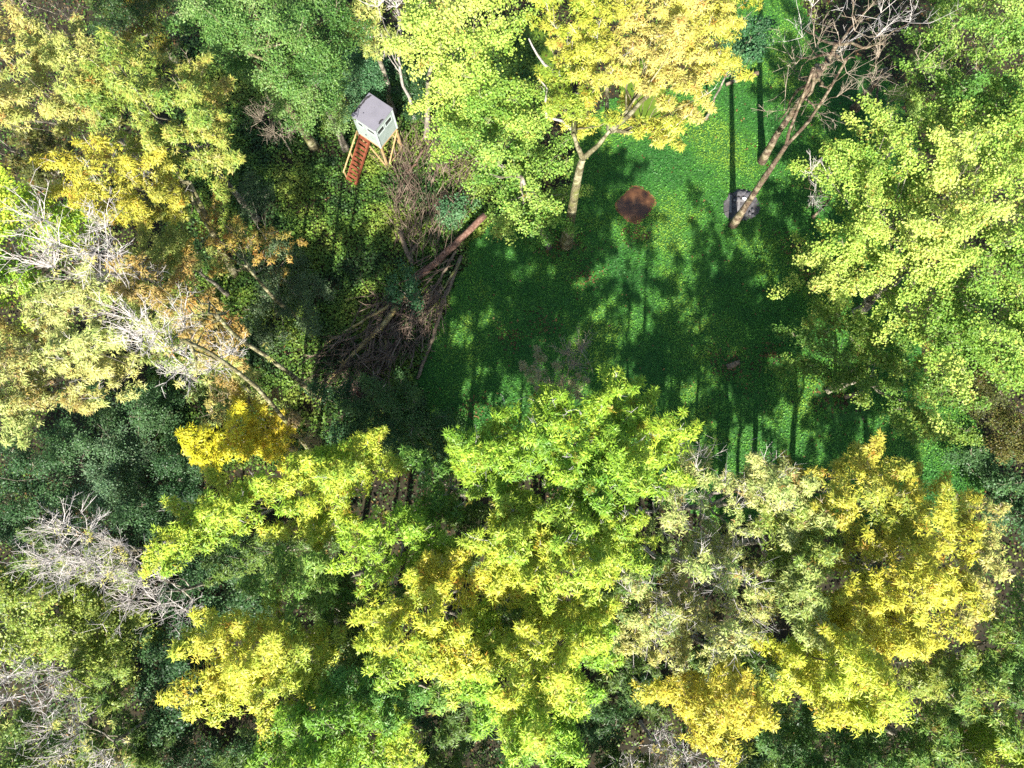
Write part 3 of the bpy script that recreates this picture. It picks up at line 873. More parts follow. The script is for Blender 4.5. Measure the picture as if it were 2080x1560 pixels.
# --- slender stems, some added for their shadows, and lower trees showing through the gaps of the canopy
tree('slender_tree', 'slender pale stem rising out of the thin olive tree', 'tree', [[(1375, 930), (1405, 925), (1415, 965), (1385, 985)]], 15, PALE, 'ash', dens=.4, tw=6, twl=1.4,
     sp=26, seed=301, depth=4, tr=.11, twm=M_WHITE, bark=M_DEAD)
tree('slender_tree', 'slender twiggy stem between the straw tree and the lime ash', 'tree', [[(1330, 1010), (1370, 1000), (1385, 1060), (1340, 1080)]], 15, PALE, 'ash', dens=.4, tw=6, twl=1.4,
     sp=28, seed=302, depth=4, tr=.12, twm=M_WHITE, bark=M_DEAD)
tree('slender_tree', 'thin forked pale stem beside the golden topped ash', 'tree', [[(1530, 960), (1570, 950), (1590, 1000), (1545, 1030)]], 15.5, PALE, 'ash', dens=.5, tw=6, twl=1.4,
     sp=28, seed=303, depth=4, tr=.13, twm=M_WHITE, bark=M_DEAD)
for lab_, (u_, v_), sd_ in (('tall whippy stem with few leaves, added for shadow streaks, in the heart of the straw tree', (1420, 1150), 311),
                            ('tall whippy stem with few leaves, added for shadow streaks, at the lime ash side of the straw tree', (1300, 1190), 312),
                            ('tall whippy stem with few leaves, added for shadow streaks, by the half shaded olive tree', (1500, 1170), 313),
                            ('tall whippy stem with few leaves, added for shadow streaks, above the small yellow ash', (1470, 1300), 314),
                            ('tall whippy stem with few leaves, added for shadow streaks, where straw tree meets long ash crown', (1340, 1270), 315)):
    tree('slender_tree', lab_, 'tree', [[(u_ - 22, v_ - 24), (u_ + 22, v_ - 24), (u_ + 26, v_ + 24), (u_ - 26, v_ + 24)]], 16.5, PALE, 'ash', dens=.45, tw=5, twl=1.2,  # extra stems added to throw long streaked shadows over the clearing
         sp=26, seed=sd_, depth=4, tr=.13, twm=M_WHITE, bark=M_DEAD, br=(.35, .6))
FILL = [(104, 126, 44), (84, 118, 46), (120, 146, 50)]
for lab_, pl_, zt_, pal_, sd_ in (
    ('half hidden green tree between compact ash and wide lime ash', [(640, 1230), (740, 1180), (800, 1230), (780, 1330), (720, 1370), (650, 1320)], 11, FILL, 201),
    ('mid height green tree linking long ash crown to wide lime ash', [(940, 1220), (1060, 1190), (1130, 1230), (1040, 1330), (960, 1340)], 13, FILL, 202),
    ('mid height green tree beside straw coloured twiggy tree', [(1180, 1180), (1290, 1080), (1340, 1150), (1260, 1240), (1270, 1330), (1220, 1290)], 12, FILL, 203),
    ('half shaded olive tree between straw tree and golden crown', [(1540, 1120), (1680, 1180), (1700, 1290), (1600, 1310), (1540, 1250)], 14, FILL[2:] + PALE[1:3], 204),
    ('half hidden green tree filling in behind the spiky lime ash', [(900, 1050), (1000, 1000), (1040, 1060), (980, 1130), (930, 1140)], 9, FILL[:2], 205),
    ('green tree tucked beside the yellow green sprawling ash', [(420, 1110), (560, 1090), (640, 1080), (700, 1110), (620, 1130), (540, 1170), (440, 1170)], 7, FILL, 206),
    ('olive yellow tree among white dead branches', [(20, 560), (140, 540), (260, 590), (200, 640), (80, 640)], 12.5, PALE, 207),
    ('leafy tree under the tan orange tree', [(330, 640), (440, 700), (470, 790), (380, 810), (300, 760)], 10, PALE[:2] + TANY[2:3], 208),
    ('small green tree beside the leaning forked stems', [(300, 420), (380, 450), (420, 540), (360, 570), (280, 520)], 11, TANY[:2] + FILL[1:2], 209),
    ('low green tree in the shade beside deep yellow ash', [(690, 1290), (760, 1270), (790, 1370), (730, 1400), (690, 1360)], 12, FILL, 211),
    ('green tree between long ash crown and small yellow ash', [(1230, 1250), (1330, 1340), (1340, 1420), (1250, 1420), (1210, 1380)], 9, FILL[:2], 212),
    ('tall thin green tree by the edge of the golden topped ash', [(1560, 960), (1640, 960), (1690, 1060), (1620, 1080), (1560, 1040)], 14.5, FILL[2:] + PALE[1:3], 213),
    ('yellow tree joining golden crown and amber rimmed ash', [(1640, 1200), (1740, 1250), (1860, 1290), (1880, 1340), (1760, 1340), (1640, 1310)], 13, LIMEY[1:3] + FILL[:1], 214),
    ('shaded green tree below the wide yellow lime ash', [(870, 1370), (960, 1350), (1000, 1420), (980, 1500), (900, 1480)], 10, FILL, 215),
    ('green tree along the lower margin beside fresh green ash', [(820, 1480), (960, 1490), (980, 1850), (820, 1850)], 8, FILL[:2], 216),
    ('green tree at the margin under the long ash crown', [(1120, 1560), (1300, 1540), (1320, 1880), (1120, 1880)], 8, FILL, 217),
    ('green margin tree beyond the dead twig tangle', [(1320, 1590), (1560, 1570), (1580, 1900), (1330, 1900)], 9, FILL, 218),
    ('green margin tree under the fresh green ash rim', [(480, 1540), (820, 1570), (800, 1880), (470, 1880)], 7.5, FILL, 219),
    ('yellow green leafy tree behind the dead white twigs', [(140, 1290), (260, 1300), (290, 1400), (200, 1450), (120, 1400)], 7, [(104, 136, 54), (150, 168, 60), (188, 190, 72)], 220),
    ('green leafy tree beside the drooping dead tree', [(180, 1420), (290, 1420), (330, 1530), (260, 1640), (180, 1560)], 6, FILL, 221),
    ('pale green leafy tree under the greyish radiating twigs', [(30, 1080), (140, 1090), (280, 1150), (300, 1230), (200, 1210), (60, 1160)], 8, [(104, 130, 64), (140, 158, 74), (176, 180, 84)], 222),
    ('dim green tree beneath small yellow ash', [(1440, 1330), (1560, 1290), (1590, 1380), (1520, 1400), (1420, 1390)], 11, FILL, 210)):
    tree('ash_tree', lab_, 'tree', [pl_], zt_, pal_, 'ash', dens=.9, tw=2, seed=sd_, depth=3.5, tr=.15)

# ------------------------------------------------------------------ undergrowth and clearing cover
def cover(name, label, pts, size, zlo, zhi, pal, pscale, cat=None, mat=None, jit=.3, colmul=None):
    n = len(pts)
    d = nrm(np.stack([rng.normal(size=n), rng.normal(size=n), rng.normal(0, .35, n)], 1))
    up = np.array([0, 0, 1.0]) + rng.normal(0, .4, (n, 3))
    side = nrm(np.cross(d, up))
    ln = size * rng.uniform(.7, 1.4, (n, 1))
    p = np.concatenate([pts, np.zeros((n, 1))], 1)
    p[:, 2] = gz(pts[:, 0], pts[:, 1]) + zlo + (zhi - zlo) * rng.random(n) ** 1.5
    V = np.stack([p, p + d * ln * .5 + side * ln * .38, p + d * ln, p + d * ln * .5 - side * ln * .38], 1).reshape(-1, 3)
    o = (np.arange(n) * 4)[:, None, None]
    T = (o + np.array([[0, 1, 2], [0, 2, 3]])[None]).reshape(-1, 3)
    pl = palette(pal, .58)
    q = p.copy()
    q[:, 2] = 0
    tv = np.clip(.5 + .6 * noise(q, pscale, 4.4) + .25 * noise(q, pscale * .27, 2.2) + rng.normal(0, .12, n), 0, .999) * (len(pl) - 1)
    i0 = tv.astype(int)
    fr = (tv - i0)[:, None]
    c = pl[i0] * (1 - fr) + pl[np.minimum(i0 + 1, len(pl) - 1)] * fr
    c = c * rng.uniform(1 - jit, 1 + jit, (n, 1))
    TRI[0] += len(T)
    return tag(mesh_obj(name, V, T, mat or M_COVER, None, np.repeat(c, 4, axis=0)), label, cat, kind='stuff')


rng = np.random.default_rng(99)
PIT = np.array([P(*q)[:2] for q in ((1290, 379), (1316, 392), (1331, 412), (1318, 432), (1303, 448), (1288, 454), (1274, 446), (1258, 431), (1252, 414), (1268, 396))])
ASH = np.array([P(*q)[:2] for q in ((1503, 388), (1522, 394), (1536, 408), (1540, 424), (1530, 441), (1510, 448), (1487, 449), (1473, 438), (1470, 420), (1478, 402), (1488, 393))])
BARE = [np.array([P(*q)[:2] for q in pl]) for pl in (
    [(1100, 490), (1150, 475), (1175, 500), (1160, 520), (1120, 518)],
    [(1660, 770), (1760, 770), (1770, 850), (1700, 860), (1650, 810)],
    [(1465, 725), (1500, 722), (1508, 755), (1480, 765), (1462, 748)])]
pts = rng.uniform([-12, -4], [34, 46], (430000, 2))
p3 = np.concatenate([pts, np.zeros((len(pts), 1))], 1)
wob = np.stack([noise(p3, .9, 1), noise(p3, .8, 2)], 1) * .35
ok = inpoly(pts + wob, CLW) & ~inpoly(pts + rng.normal(0, .07, pts.shape), PIT) & ~inpoly(pts + rng.normal(0, .09, pts.shape), ASH)
for bp_ in BARE:
    ok &= ~(inpoly(pts, bp_) & (rng.random(len(pts)) < .8))
in_clear = inpoly(pts + wob, CLW)
cover('clover', 'low clover like green carpet covering the clearing', pts[ok], .105, .03, .10,
      [(50, 120, 36), (74, 146, 40), (100, 164, 44), (136, 178, 46)], 2.2, 'ground cover')
pts = np.concatenate([rng.uniform([-46, -24], [46, 46], (190000, 2)), rng.uniform([-24, 3], [2, 34], (170000, 2))])
p3 = np.concatenate([pts, np.zeros((len(pts), 1))], 1)
wob = np.stack([noise(p3, .9, 1), noise(p3, .8, 2)], 1) * .35
ok = ~inpoly(pts + wob, CLW) & (noise(p3, 1.1, 9) + rng.normal(0, .35, len(pts)) > -.5)
cover('undergrowth', 'leafy green and yellowing ground plants under the trees', pts[ok], .15, .03, .42,
      [(48, 80, 34), (72, 112, 38), (98, 136, 42), (126, 156, 48), (146, 160, 54)], 1.6, 'undergrowth', jit=.4)
pts = rng.uniform([-46, -24], [46, 46], (50000, 2))
wob = rng.normal(0, .5, pts.shape)
ok = ~inpoly(pts + wob, CLW)
lit = np.concatenate([pts[ok], rng.uniform([-6, 2], [26, 34], (1300, 2))] + [P(*q)[:2] + rng.normal(0, .55, (130, 2)) for q in ((1035, 685), (1100, 660), (965, 830), (1610, 500), (1290, 480), (1190, 560), (1560, 720), (1640, 560))] + [b_.mean(0) + rng.normal(0, 1, (260, 2)) * np.array([1.0, .7]) for b_ in BARE])
cover('fallen_leaves', 'brown fallen leaves scattered on the wood floor', lit, .16, .02, .10,
      [(70, 48, 30), (104, 72, 40), (140, 92, 48), (150, 116, 60)], 1.2, 'fallen leaves', jit=.4)


# ------------------------------------------------------------------ ponds, puddle, ash patch
def flat_poly(name, poly, z, mat, wobble=.05, sub=6):
    poly = np.asarray(poly, float)
    n = len(poly)
    out = []
    for i in range(n):       # smooth closed outline
        p0, p1, p2, p3_ = poly[i - 1], poly[i], poly[(i + 1) % n], poly[(i + 2) % n]
        for k in range(sub):
            t = k / sub
            out.append(.5 * (2 * p1 + (p2 - p0) * t + (2 * p0 - 5 * p1 + 4 * p2 - p3_) * t * t + (3 * p1 - p0 - 3 * p2 + p3_) * t ** 3))
    out = np.array(out) + rng.normal(0, wobble, (n * sub, 2)) * .5
    c = out.mean(0)
    V = np.concatenate([[c], out])
    V = np.concatenate([V, gz(V[:, :1], V[:, 1:]) * 0 + z], 1)
    m = n * sub
    k = np.arange(m)
    T = np.stack([np.zeros(m, int), 1 + k, 1 + (k + 1) % m], 1)
    return tag(mesh_obj(name, V, T, mat), kind='structure')


M_MUD = rough_mat('wet_mud', [(.06, .028, .012), (.14, .065, .026), (.24, .13, .06)], 2.2, rough=.75, bump=.3)
M_WATER = rough_mat('brown_water', [(.030, .014, .007), (.085, .038, .015), (.19, .095, .045)], 1.1, rough=.12, bump=.02, spec=.5)
M_ALGAE = rough_mat('algae', [(.045, .08, .008), (.075, .12, .010), (.10, .14, .014)], .8, rough=.6, bump=.05)
M_ASH = rough_mat('ash', [(.03, .027, .028), (.07, .064, .064), (.13, .12, .12)], 3.0, rough=.95, bump=.4)
M_STONE = rough_mat('stone', [(.035, .033, .037), (.07, .067, .072), (.12, .115, .12)], 6, bump=.4)
M_PALE = rough_mat('pale_stone', [(.5, .5, .5), (.65, .65, .65), (.75, .75, .75)], 6, bump=.2)
M_BOARD = rough_mat('grey_board', [(.09, .085, .082), (.15, .14, .135), (.2, .19, .18)], 4, stretch=(1, 8, 8), bump=.2)
gzp = float(gz(8.6, 21.2))
gza = float(gz(15.8, 21.1))
pc = PIT.mean(0)
flat_poly('mud_bank', pc + (PIT - pc) * 1.07, gzp + .06, M_MUD, .07)
flat_poly('brown_puddle', pc + (PIT - pc) * .97, gzp + .075, M_WATER, .03)
ac = ASH.mean(0)
flat_poly('ash_patch', ac + (ASH - ac) * 1.05, gza + .075, M_ASH, .10)
POND = [np.array([P(*q)[:2] for q in pl]) for pl in ([(1262, 140), (1330, 130), (1352, 190), (1340, 245), (1290, 258), (1262, 210)],
                                                    [(1030, 70), (1100, 60), (1125, 110), (1110, 190), (1060, 215), (1025, 150)])]
for q in POND:
    flat_poly('algae_pond', q, .17, M_ALGAE, .1)


def blob(name, c, r, mat, sq=.6, n=2, seed=0, parent=None):
    import bmesh
    bm = bmesh.new()
    bmesh.ops.create_icosphere(bm, subdivisions=n, radius=1)
    rs = np.random.default_rng(seed)
    ph = rs.uniform(0, 6, 6)
    for v in bm.verts:
        p_ = v.co
        f_ = 1 + .18 * math.sin(3 * p_.x + ph[0]) * math.cos(2.6 * p_.y + ph[1]) + .14 * math.sin(4 * p_.z + 3 * p_.x + ph[2])
        v.co = Vector((p_.x * r * f_ * (1 + .3 * math.sin(ph[3])), p_.y * r * f_, p_.z * r * f_ * sq))
    me = bpy.data.meshes.new(name)
    bm.to_mesh(me)
    bm.free()
    me.materials.append(mat)
    o = bpy.data.objects.new(name, me)
    COL.objects.link(o)
    o.location = [float(a) for a in c]
    return o


for i, (u, v, r_) in enumerate([(1492, 398, .17), (1499, 396, .20), (1508, 394, .16), (1496, 406, .16), (1517, 398, .18), (1527, 430, .16), (1521, 436, .14), (1528, 440, .12)]):
    q = P(u, v)
    q[2] = gza + .075 + r_ * .35
    far = i >= 5
    tag(blob('stone', q, r_, M_STONE, .7, 2, i + 3), 'small dark stone at the ash patch rim behind the leaning trunk' if far else 'dark grey stone in the cluster beyond the crosswise board',
        'stone', 'stones behind the leaning trunk' if far else 'stones clustered on the ash patch')
q = P(1510, 406)
q[2] = gza + .14
tag(blob('stone', q, .13, M_PALE, .6, 2, 40), 'small whitish stone on the ash patch', 'stone')
for (a, b, lab) in (((1482, 398), (1482, 434), 'long grey weathered board lying along the ash patch side'),
                    ((1500, 410), (1497, 436), 'shorter grey board in the middle of the ash patch'),
                    ((1488, 409), (1514, 411), 'grey board lying crosswise on the ash patch')):
    mb = MB()
    A, B_ = P(*a), P(*b)
    A[2] = B_[2] = gza + .075 + (.025 if 'cross' not in lab else .065)
    mb.bar(A, B_, .16, .045)
    tag(mb.build('board', M_BOARD, loc=A), lab, 'board')

# ------------------------------------------------------------------ logs, stubs and brush
M_REDLOG = rough_mat('log_red', [(.06, .03, .02), (.14, .075, .05), (.24, .16, .12)], 3, stretch=(2, 2, 2), bump=.4)
M_YLOG = rough_mat('log_yellow', [(.14, .105, .04), (.30, .235, .09), (.45, .37, .18)], 3, bump=.4)
M_BLOG = rough_mat('log_brown', [(.06, .043, .028), (.14, .105, .07), (.24, .19, .125)], 4, bump=.4)


M_CUT = rough_mat('cut_wood', [(.20, .13, .07), (.34, .24, .14), (.44, .33, .2)], 9, bump=.1)


def log(pts, r0, r1, mat, label, name='log', cat='log', stubs=0, ends=True):
    W = np.array([P(u, v, z) for u, v, z in pts])
    tt = np.linspace(0, len(W) - 1, 4 * len(W))
    S = np.stack([np.interp(tt, np.arange(len(W)), W[:, i]) for i in range(3)], 1)
    S[1:-1] += rng.normal(0, .02, S[1:-1].shape)
    root = W[0] * np.array([1, 1, 0])
    th = empty(name, root)
    tag(th, label, cat)
    rr = np.linspace(r0, r1, len(S))
    mb = MB()
    mb.tube(S, rr, 9, True, .05)
    mb.build('bark', mat, th, True, loc=root)
    if ends:
        d = nrm(S[0] - S[1])
        mb = MB()
        mb.tube([S[0], S[0] + d * .012], [r0 * .93, r0 * .9], 9)
        mb.build('cut_end', M_CUT, th, loc=root)
    for _ in range(stubs):
        i = rng.integers(3, len(S) - 2)
        d = nrm(rng.normal(size=3) + np.array([0, 0, .4]))
        mb = MB()
        mb.tube([S[i], S[i] + d * .35, S[i] + d * .6 + rng.normal(0, .05, 3)], [rr[i] * .4, rr[i] * .3, rr[i] * .2], 5)
        mb.build('stub', mat, th, True, loc=root)
    return th


log([(985, 437, 1.0), (930, 490, .75), (880, 538, .55), (838, 572, .35)], .22, .25, M_REDLOG, 'thick reddish log lying across the brush pile', stubs=1)
log([(926, 510, .5), (900, 555, .45), (875, 600, .42), (838, 640, .3)], .10, .07, M_BLOG, 'slender pole on the brush pile splitting into thin branches', stubs=3)
log([(937, 520, .3), (906, 600, .25), (880, 682, .2), (862, 730, .16), (847, 770, .12)], .14, .11, M_BLOG, 'long straight brown trunk edging the brush pile along the clearing', stubs=2)
log([(934, 532, .55), (908, 575, .5), (885, 610, .4), (865, 650, .3)], .085, .05, M_BARKY, 'short mossy pole beside the long brown trunk', stubs=1)
log([(806, 622, .75), (778, 662, .65), (735, 702, .5), (700, 738, .35), (668, 772, .25), (650, 815, .15)], .2, .07, M_YLOG, 'heavy yellowish trunk at the lower end of the brush pile', stubs=3)
log([(822, 602, .6), (785, 625, .6), (740, 650, .5), (700, 674, .35), (642, 712, .2)], .12, .05, M_YLOG, 'thin yellow pole crossing toward the shaded bushes', stubs=2)
log([(783, 682, .4), (784, 705, .38), (783, 728, .32)], .085, .07, M_YLOG, 'short upright yellow stick in the twig heap')
log([(812, 682, .4), (798, 706, .36), (784, 732, .25)], .085, .07, M_REDLOG, 'short reddish log leaning into the twig heap')
log([(735, 618, .5), (720, 650, .45), (708, 682, .4), (692, 725, .3), (680, 750, .2)], .07, .04, M_BARKD, 'crooked thin branch under the thin yellow pole', name='fallen_branch', cat='branch', stubs=3, ends=False)
log([(812, 470, .5), (824, 505, .4), (838, 535, .3)], .16, .18, M_BLOG, 'stubby brown log at the head of the thick reddish log')
log([(848, 494, .6), (828, 522, .35)], .1, .12, M_BLOG, 'short stick forming a fork with the stubby brown log')
log([(718, 778, .3), (730, 812, .25), (740, 838, .2)], .2, .19, M_REDLOG, 'shaded red brown log end sunk beside the lower bushes')
log([(860, 300, .6), (846, 330, .4), (828, 350, .2)], .09, .07, M_REDLOG, 'fallen reddish branch under the straight maple trunk', name='fallen_branch', cat='branch', ends=False)
log([(1540, 148, .35), (1515, 155, .3), (1475, 172, .2)], .16, .13, M_BARKD, 'dark fallen trunk at the far end of the clearing', stubs=2)
log([(1712, 777, .45), (1695, 786, .3), (1678, 797, .15)], .2, .22, M_BARK, 'grey broken trunk stub under the shaded maple')
log([(1755, 797, .35), (1735, 802, .25), (1715, 806, .15)], .16, .15, M_BLOG, 'dark rotten log beside the grey broken stub')
log([(1502, 736, .25), (1490, 741, .2), (1476, 746, .1)], .16, .2, M_BLOG, 'small rotten stump in the open clearing', name='stump', cat='stump')
log([(360, 350, 3.5), (400, 420, 2.0), (440, 490, .4)], .11, .15, M_BARKY, 'mossy dead stem propped below the yellow tree with golden patch', name='dead_stem', cat='branch', stubs=2, ends=False)

mb = MB()


def brush_fan(poly, n, dirpx, L, r, z0, z1):
    c = np.zeros((0, 2))
    while len(c) < n:
        q_ = rng.uniform(np.min(poly, 0), np.max(poly, 0), (n * 3, 2))
        c = np.concatenate([c, q_[inpoly(q_, poly)]])
    c = c[:n]
    z = rng.uniform(z0, z1, n)
    o_ = PV(c, z)
    d = np.array([dirpx[0], -dirpx[1], .15]) + rng.normal(0, .4, (n, 3)) * np.array([1, 1, .6])
    d = nrm(d)
    ln = L * rng.uniform(.4, 1.2, (n, 1))
    m_ = o_ + d * ln * .5
    d2 = nrm(d + rng.normal(0, .25, (n, 3)))
    e_ = m_ + d2 * ln * .5
    for a in (o_, m_, e_):
        a[:, 2] = np.maximum(a[:, 2], .06)
    mb.segs(o_, m_, r * 1.3, r)
    mb.segs(m_, e_, r, r * .5)
    t = rng.uniform(.2, 1, (n, 3, 1))
    s0 = (m_[:, None] + (e_ - m_)[:, None] * t).reshape(-1, 3)
    sd_ = nrm(np.repeat(d2, 3, 0) + rng.normal(0, .5, s0.shape))
    mb.segs(s0, s0 + sd_ * np.repeat(ln, 3, 0) * .3, r * .5, r * .25)


brush_fan([(800, 300), (900, 270), (955, 330), (970, 400), (930, 480), (890, 560), (840, 540), (800, 430)], 330, (.15, -1), 2.0, .018, .15, .9)
brush_fan([(780, 330), (840, 320), (850, 520), (800, 500)], 160, (-.2, -1), 1.4, .015, .1, .6)
brush_fan([(760, 590), (850, 590), (900, 560), (900, 640), (850, 700), (780, 730), (740, 720)], 360, (-.35, .8), 1.7, .022, .1, .7)
brush_fan([(690, 740), (760, 730), (790, 790), (740, 830), (690, 800)], 200, (.35, .8), 1.5, .02, .1, .5)
brush_fan([(640, 700), (720, 660), (740, 760), (680, 800), (640, 780)], 90, (-.6, .7), 1.6, .018, .1, .5)
brush_fan([(770, 600), (850, 600), (890, 570), (890, 640), (850, 700), (790, 730), (750, 710)], 45, (-.4, .8), 2.4, .045, .3, .8)
brush_fan([(690, 660), (780, 640), (790, 740), (700, 780)], 26, (-.6, .6), 2.2, .04, .3, .7)
brush_fan([(860, 520), (920, 500), (930, 560), (880, 640)], 22, (-.35, 1), 2.6, .045, .2, .6)
M_BRUSH = rough_mat('brush', [(.05, .034, .024), (.13, .092, .066), (.27, .205, .15)], 1.6, bump=0)
tag(mb.build('brushwood', M_BRUSH), 'heap of thin reddish brown brushwood between hide and clearing', 'brushwood', kind='stuff')
TRI[0] += sum(len(t) for t in mb.T)

# dead white limb of the big yellow tree
for o in list(COL.objects):
    if o.get('label', '').startswith('big yellow tree'):
        rt = np.array(o.location)
        mb = MB()
        for chain in ([(1160, 262, 10.5), (1140, 245, 10.8), (1110, 238, 11.2), (1108, 205, 11.7), (1112, 180, 12.2), (1095, 160, 12.6)],
                      [(1150, 170, 12.4), (1120, 142, 12.8), (1105, 130, 13), (1092, 112, 13.3), (1082, 95, 13.6), (1074, 78, 14)]):
            mb.tube([P(*q) for q in chain], np.linspace(.10, .035, len(chain)), 6)
        mb.build('dead_limb', M_DEAD, o, True, loc=rt)

# ------------------------------------------------------------------ raised hunting hide
M_WALL = rough_mat('mint_paint', [(.17, .205, .18), (.215, .255, .225), (.25, .29, .26)], 2.0, rough=.6, bump=.05, spec=.3)
M_TRIM = rough_mat('pale_trim', [(.31, .35, .325), (.36, .40, .375), (.39, .43, .41)], 3, rough=.6, bump=.05)
M_GLASS = rough_mat('dark_opening', [(.012, .014, .013), (.02, .022, .02), (.03, .032, .03)], 3, rough=.25, bump=0, spec=.4)
M_NEWWOOD = rough_mat('timber', [(.20, .125, .055), (.30, .20, .09), (.40, .30, .15)], 3, stretch=(4, 4, 1), bump=.15)
M_STAIN = rough_mat('red_stain', [(.10, .028, .013), (.16, .046, .022), (.22, .075, .038)], 4, rough=.7, bump=.2)


def roof_mat():
    m, n, l, pb = new_mat('roof_felt')
    tc = n.new('ShaderNodeTexCoord')
    nz = n.new('ShaderNodeTexNoise')
    nz.inputs['Scale'].default_value = 1.3
    nz.inputs['Detail'].default_value = 5
    vo = n.new('ShaderNodeTexVoronoi')
    vo.inputs['Scale'].default_value = 4.2
    vo.inputs['Randomness'].default_value = 1
    l.new(tc.outputs['Object'], nz.inputs['Vector'])
    l.new(tc.outputs['Object'], vo.inputs['Vector'])
    r1 = n.new('ShaderNodeValToRGB')
    r1.color_ramp.elements[0].color = (.10, .095, .112, 1)
    r1.color_ramp.elements[1].color = (.17, .16, .185, 1)
    l.new(nz.outputs[0], r1.inputs[0])
    r2 = n.new('ShaderNodeValToRGB')
    r2.color_ramp.elements[0].position = .07
    r2.color_ramp.elements[0].color = (1, 1, 1, 1)
    r2.color_ramp.elements[1].position = .10
    r2.color_ramp.elements[1].color = (0, 0, 0, 1)
    l.new(vo.outputs['Distance'], r2.inputs[0])
    mx = n.new('ShaderNodeMixRGB')
    mx.inputs[2].default_value = (.03, .028, .03, 1)
    l.new(r2.outputs[0], mx.inputs[0])
    l.new(r1.outputs[0], mx.inputs[1])
    l.new(mx.outputs[0], pb.inputs['Base Color'])
    pb.inputs['Roughness'].default_value = .8
    return m


HC = np.array([-8.88, 25.22, 0.0])
g0 = float(gz(HC[0], HC[1]))
ya = math.radians(-35.5)
EX = np.array([math.cos(ya), math.sin(ya), 0])
EY = np.array([-math.sin(ya), math.cos(ya), 0])
EZ = np.array([0, 0, 1.0])
hide = tag(empty('hunting_hide', HC + EZ * g0), 'mint green raised hunting hide on timber posts with red brown stairs', 'hunting hide')
ZB, ZT, HW = 2.75, 4.95, .88


def hp(a, b, z):
    return HC + EX * a + EY * b + EZ * z


def hbuild(mb, name, mat, parent=None, smooth=False):
    o = mb.build(name, mat, None, smooth)
    base = HC + EZ * g0
    me = o.data
    co = np.empty(len(me.vertices) * 3, np.float32)
    me.vertices.foreach_get('co', co)
    co = co.reshape(-1, 3) - base.astype(np.float32)
    me.vertices.foreach_set('co', co.ravel())
    o.parent = parent or hide
    return o


# floor, walls with window openings built of panels round the openings
mb = MB()
mb.box(hp(0, 0, ZB - .06), EX * (HW + .02), EY * (HW + .02), EZ * .06)
hbuild(mb, 'floor', M_NEWWOOD)
WT = .03


def wall(axis, sign, wins):
    """axis 0: wall runs along EY at +-EX; axis 1: runs along EX at +-EY; wins: (from, to, low, high) along the run"""
    run, out = (EY, EX) if axis == 0 else (EX, EY)
    hw = HW if axis == 1 else HW - .0605
    mb_ = MB()
    cuts = sorted({-hw, hw, *[w_[0] for w_ in wins], *[w_[1] for w_ in wins]})
    for a, b in zip(cuts[:-1], cuts[1:]):
        hit = [w_ for w_ in wins if w_[0] <= a + 1e-6 and w_[1] >= b - 1e-6]
        spans = [(ZB, ZT)] if not hit else [(ZB, hit[0][2]), (hit[0][3], ZT)]
        for z0, z1 in spans:
            mb_.box(HC + out * sign * (HW - WT) + run * (a + b) / 2 + EZ * (z0 + z1) / 2, run * (b - a) / 2, out * WT, EZ * (z1 - z0) / 2)
    wl = hbuild(mb_, 'wall', M_WALL)
    for (a, b, z0, z1) in wins:
        f_ = MB()
        f_.box(HC + out * sign * (HW - WT * 1.3) + run * (a + b) / 2 + EZ * (z0 + z1) / 2, run * (b - a) / 2, out * .006, EZ * (z1 - z0) / 2)
        hbuild(f_, 'window', M_GLASS, wl)
        f_ = MB()
        o_ = HC + out * sign * (HW + .008)
        f_.box(o_ + run * (a + b) / 2 + EZ * (z0 - .02), run * ((b - a) / 2 + .04), out * .008, EZ * .02)
        f_.box(o_ + run * (a + b) / 2 + EZ * (z1 + .02), run * ((b - a) / 2 + .04), out * .008, EZ * .02)
        f_.box(o_ + run * (a - .02) + EZ * (z0 + z1) / 2, run * .02, out * .008, EZ * ((z1 - z0) / 2))
        f_.box(o_ + run * (b + .02) + EZ * (z0 + z1) / 2, run * .02, out * .008, EZ * ((z1 - z0) / 2))
        hbuild(f_, 'window_frame', M_TRIM, wl)
    return wl


w_r = wall(0, 1, [(-.72, -.12, 4.05, 4.5), (.06, .66, 4.05, 4.5)])
w_f = wall(1, -1, [(-.62, -.22, 4.1, 4.5), (.12, .74, 4.1, 4.5)])
wall(0, -1, [(-.3, .3, 4.05, 4.5)])
wall(1, 1, [(-.3, .3, 4.05, 4.5)])
mb = MB()
mb.box(hp(-.42, -HW - .012, ZB + .66), EX * .33, EY * .012, EZ * .62)
dr = hbuild(mb, 'door', M_WALL)
mb = MB()
mb.box(hp(-.16, -HW - .05, ZB + .66), EX * .02, EY * .026, EZ * .07)
hbuild(mb, 'handle', M_GLASS, dr)
for sx in (-1, 1):
    for sy in (-1, 1):
        mb = MB()
        mb.box(hp(sx * (HW + .003), sy * (HW + .003), (ZB + ZT) / 2), EX * .045, EY * .045, EZ * ((ZT - ZB) / 2 - .004))
        hbuild(mb, 'corner_trim', M_TRIM)
mb = MB()
mb.box(hp(0, 0, ZT + .035), EX * (HW + .075), EY * (HW + .075) + EZ * .02, EZ * .03)
rf = hbuild(mb, 'roof', roof_mat())
M_PATCH = rough_mat('roof_patch', [(.018, .017, .018), (.03, .028, .03), (.045, .04, .04)], 6, bump=.3)
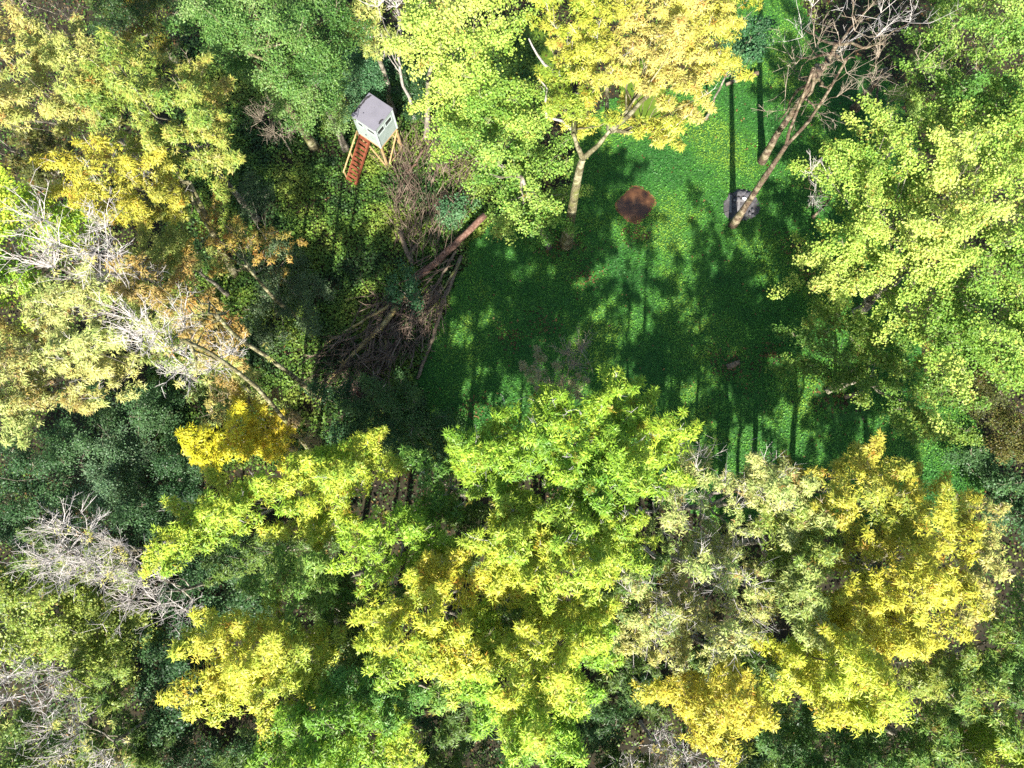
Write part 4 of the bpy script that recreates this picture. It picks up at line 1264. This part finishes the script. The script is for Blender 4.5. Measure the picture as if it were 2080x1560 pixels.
for chain, wd_ in (([(-.93, -.72), (-.90, -.3), (-.84, .15), (-.88, .5), (-.74, .88)], .09), ([(.88, -.42), (.84, -.15), (.9, .02)], .075)):
    S = np.array(chain)
    V, T = [], []
    tt = np.linspace(0, len(S) - 1, 22)
    C2 = np.stack([np.interp(tt, np.arange(len(S)), S[:, i]) for i in range(2)], 1)
    for i, q in enumerate(C2):
        wv_ = wd_ * rng.uniform(.45, 1.15)
        for sgn in (-1, 1):
            a = np.clip(q[0] + sgn * wv_, -.95, .95)
            V.append(hp(a, q[1], ZT + .0695 + .02 * q[1] / (HW + .075)))
    for i in range(21):
        T += [[2 * i, 2 * i + 1, 2 * i + 3], [2 * i, 2 * i + 3, 2 * i + 2]]
    mbp = MB()
    mbp.add(V, T)
    hbuild(mbp, 'moss_patch', M_PATCH, rf)
for sx in (-1, 1):
    for sy in (-1, 1):
        mb = MB()
        mb.box(hp(sx * (HW - .06), sy * (HW - .06), (g0 - .3 + ZB - .12) / 2), EX * .055, EY * .055, EZ * ((ZB - .12 - g0 + .3) / 2))
        hbuild(mb, 'post', M_NEWWOOD)
q = HW - .06
for (a, b) in ((((q + .09), q, ZB - .15), ((q + .09), -q, .12)), ((-q, -q - .09, ZB - .15), (q, -q - .09, .12)),
               ((-q - .09, q, ZB - .15), (-q - .09, -q, .12)), ((-q, q + .09, ZB - .15), (q, q + .09, .12))):
    mb = MB()
    mb.bar(hp(*a), hp(*b), .09, .045)
    hbuild(mb, 'brace', M_NEWWOOD)
for (a, b) in (((-q, -q - .075, .25), (q, -q - .075, .25)), ((q + .075, q, .25), (q + .075, -q, .25))):
    mb = MB()
    mb.bar(hp(*a), hp(*b), .045, .09)
    hbuild(mb, 'girt', M_NEWWOOD)
# stairs down from the door side
mb = MB()
SX0, SX1 = -.86, -.10
top_b, bot_b = -HW - .02, -HW - 2.45
for sx in (SX0, SX1):
    mb = MB()
    mb.bar(hp(sx, top_b, ZB - .1), hp(sx, bot_b, .05), .045, .24)
    if sx == SX0:
        stair = hbuild(mb, 'stairs', M_STAIN)
    else:
        hbuild(mb, 'stringer', M_STAIN, stair)
NT = 11
for i in range(NT):
    t = (i + .4) / NT
    mb = MB()
    b_ = top_b + (bot_b - top_b) * t
    z_ = ZB - .02 + (.16 - ZB) * t
    mb.box(hp((SX0 + SX1) / 2, b_, z_), EX * ((SX1 - SX0) / 2 + .05), EY * .088, EZ * .024)
    hbuild(mb, 'tread', M_STAIN, stair)
mb = MB()
mb.bar(hp(SX0 - .12, -HW - .04, ZB + .35), hp(SX0 - .12, bot_b + .1, .95), .09, .045)
hr = hbuild(mb, 'handrail', M_NEWWOOD)
for bb in (top_b - .1, (top_b + bot_b) / 2, bot_b + .15):
    t = (bb - (-HW - .04)) / (bot_b + .1 + HW + .04)
    zt_ = ZB + .35 + (.95 - ZB - .35) * t
    zl_ = max(ZB - .1 + (.05 - ZB + .1) * ((bb - top_b) / (bot_b - top_b)) - .05, -.05)
    mb = MB()
    mb.box(hp(SX0 - .07, bb, (zt_ + zl_) / 2), EX * .028, EY * .04, EZ * (zt_ - zl_) / 2)
    hbuild(mb, 'rail_post', M_NEWWOOD, hr)
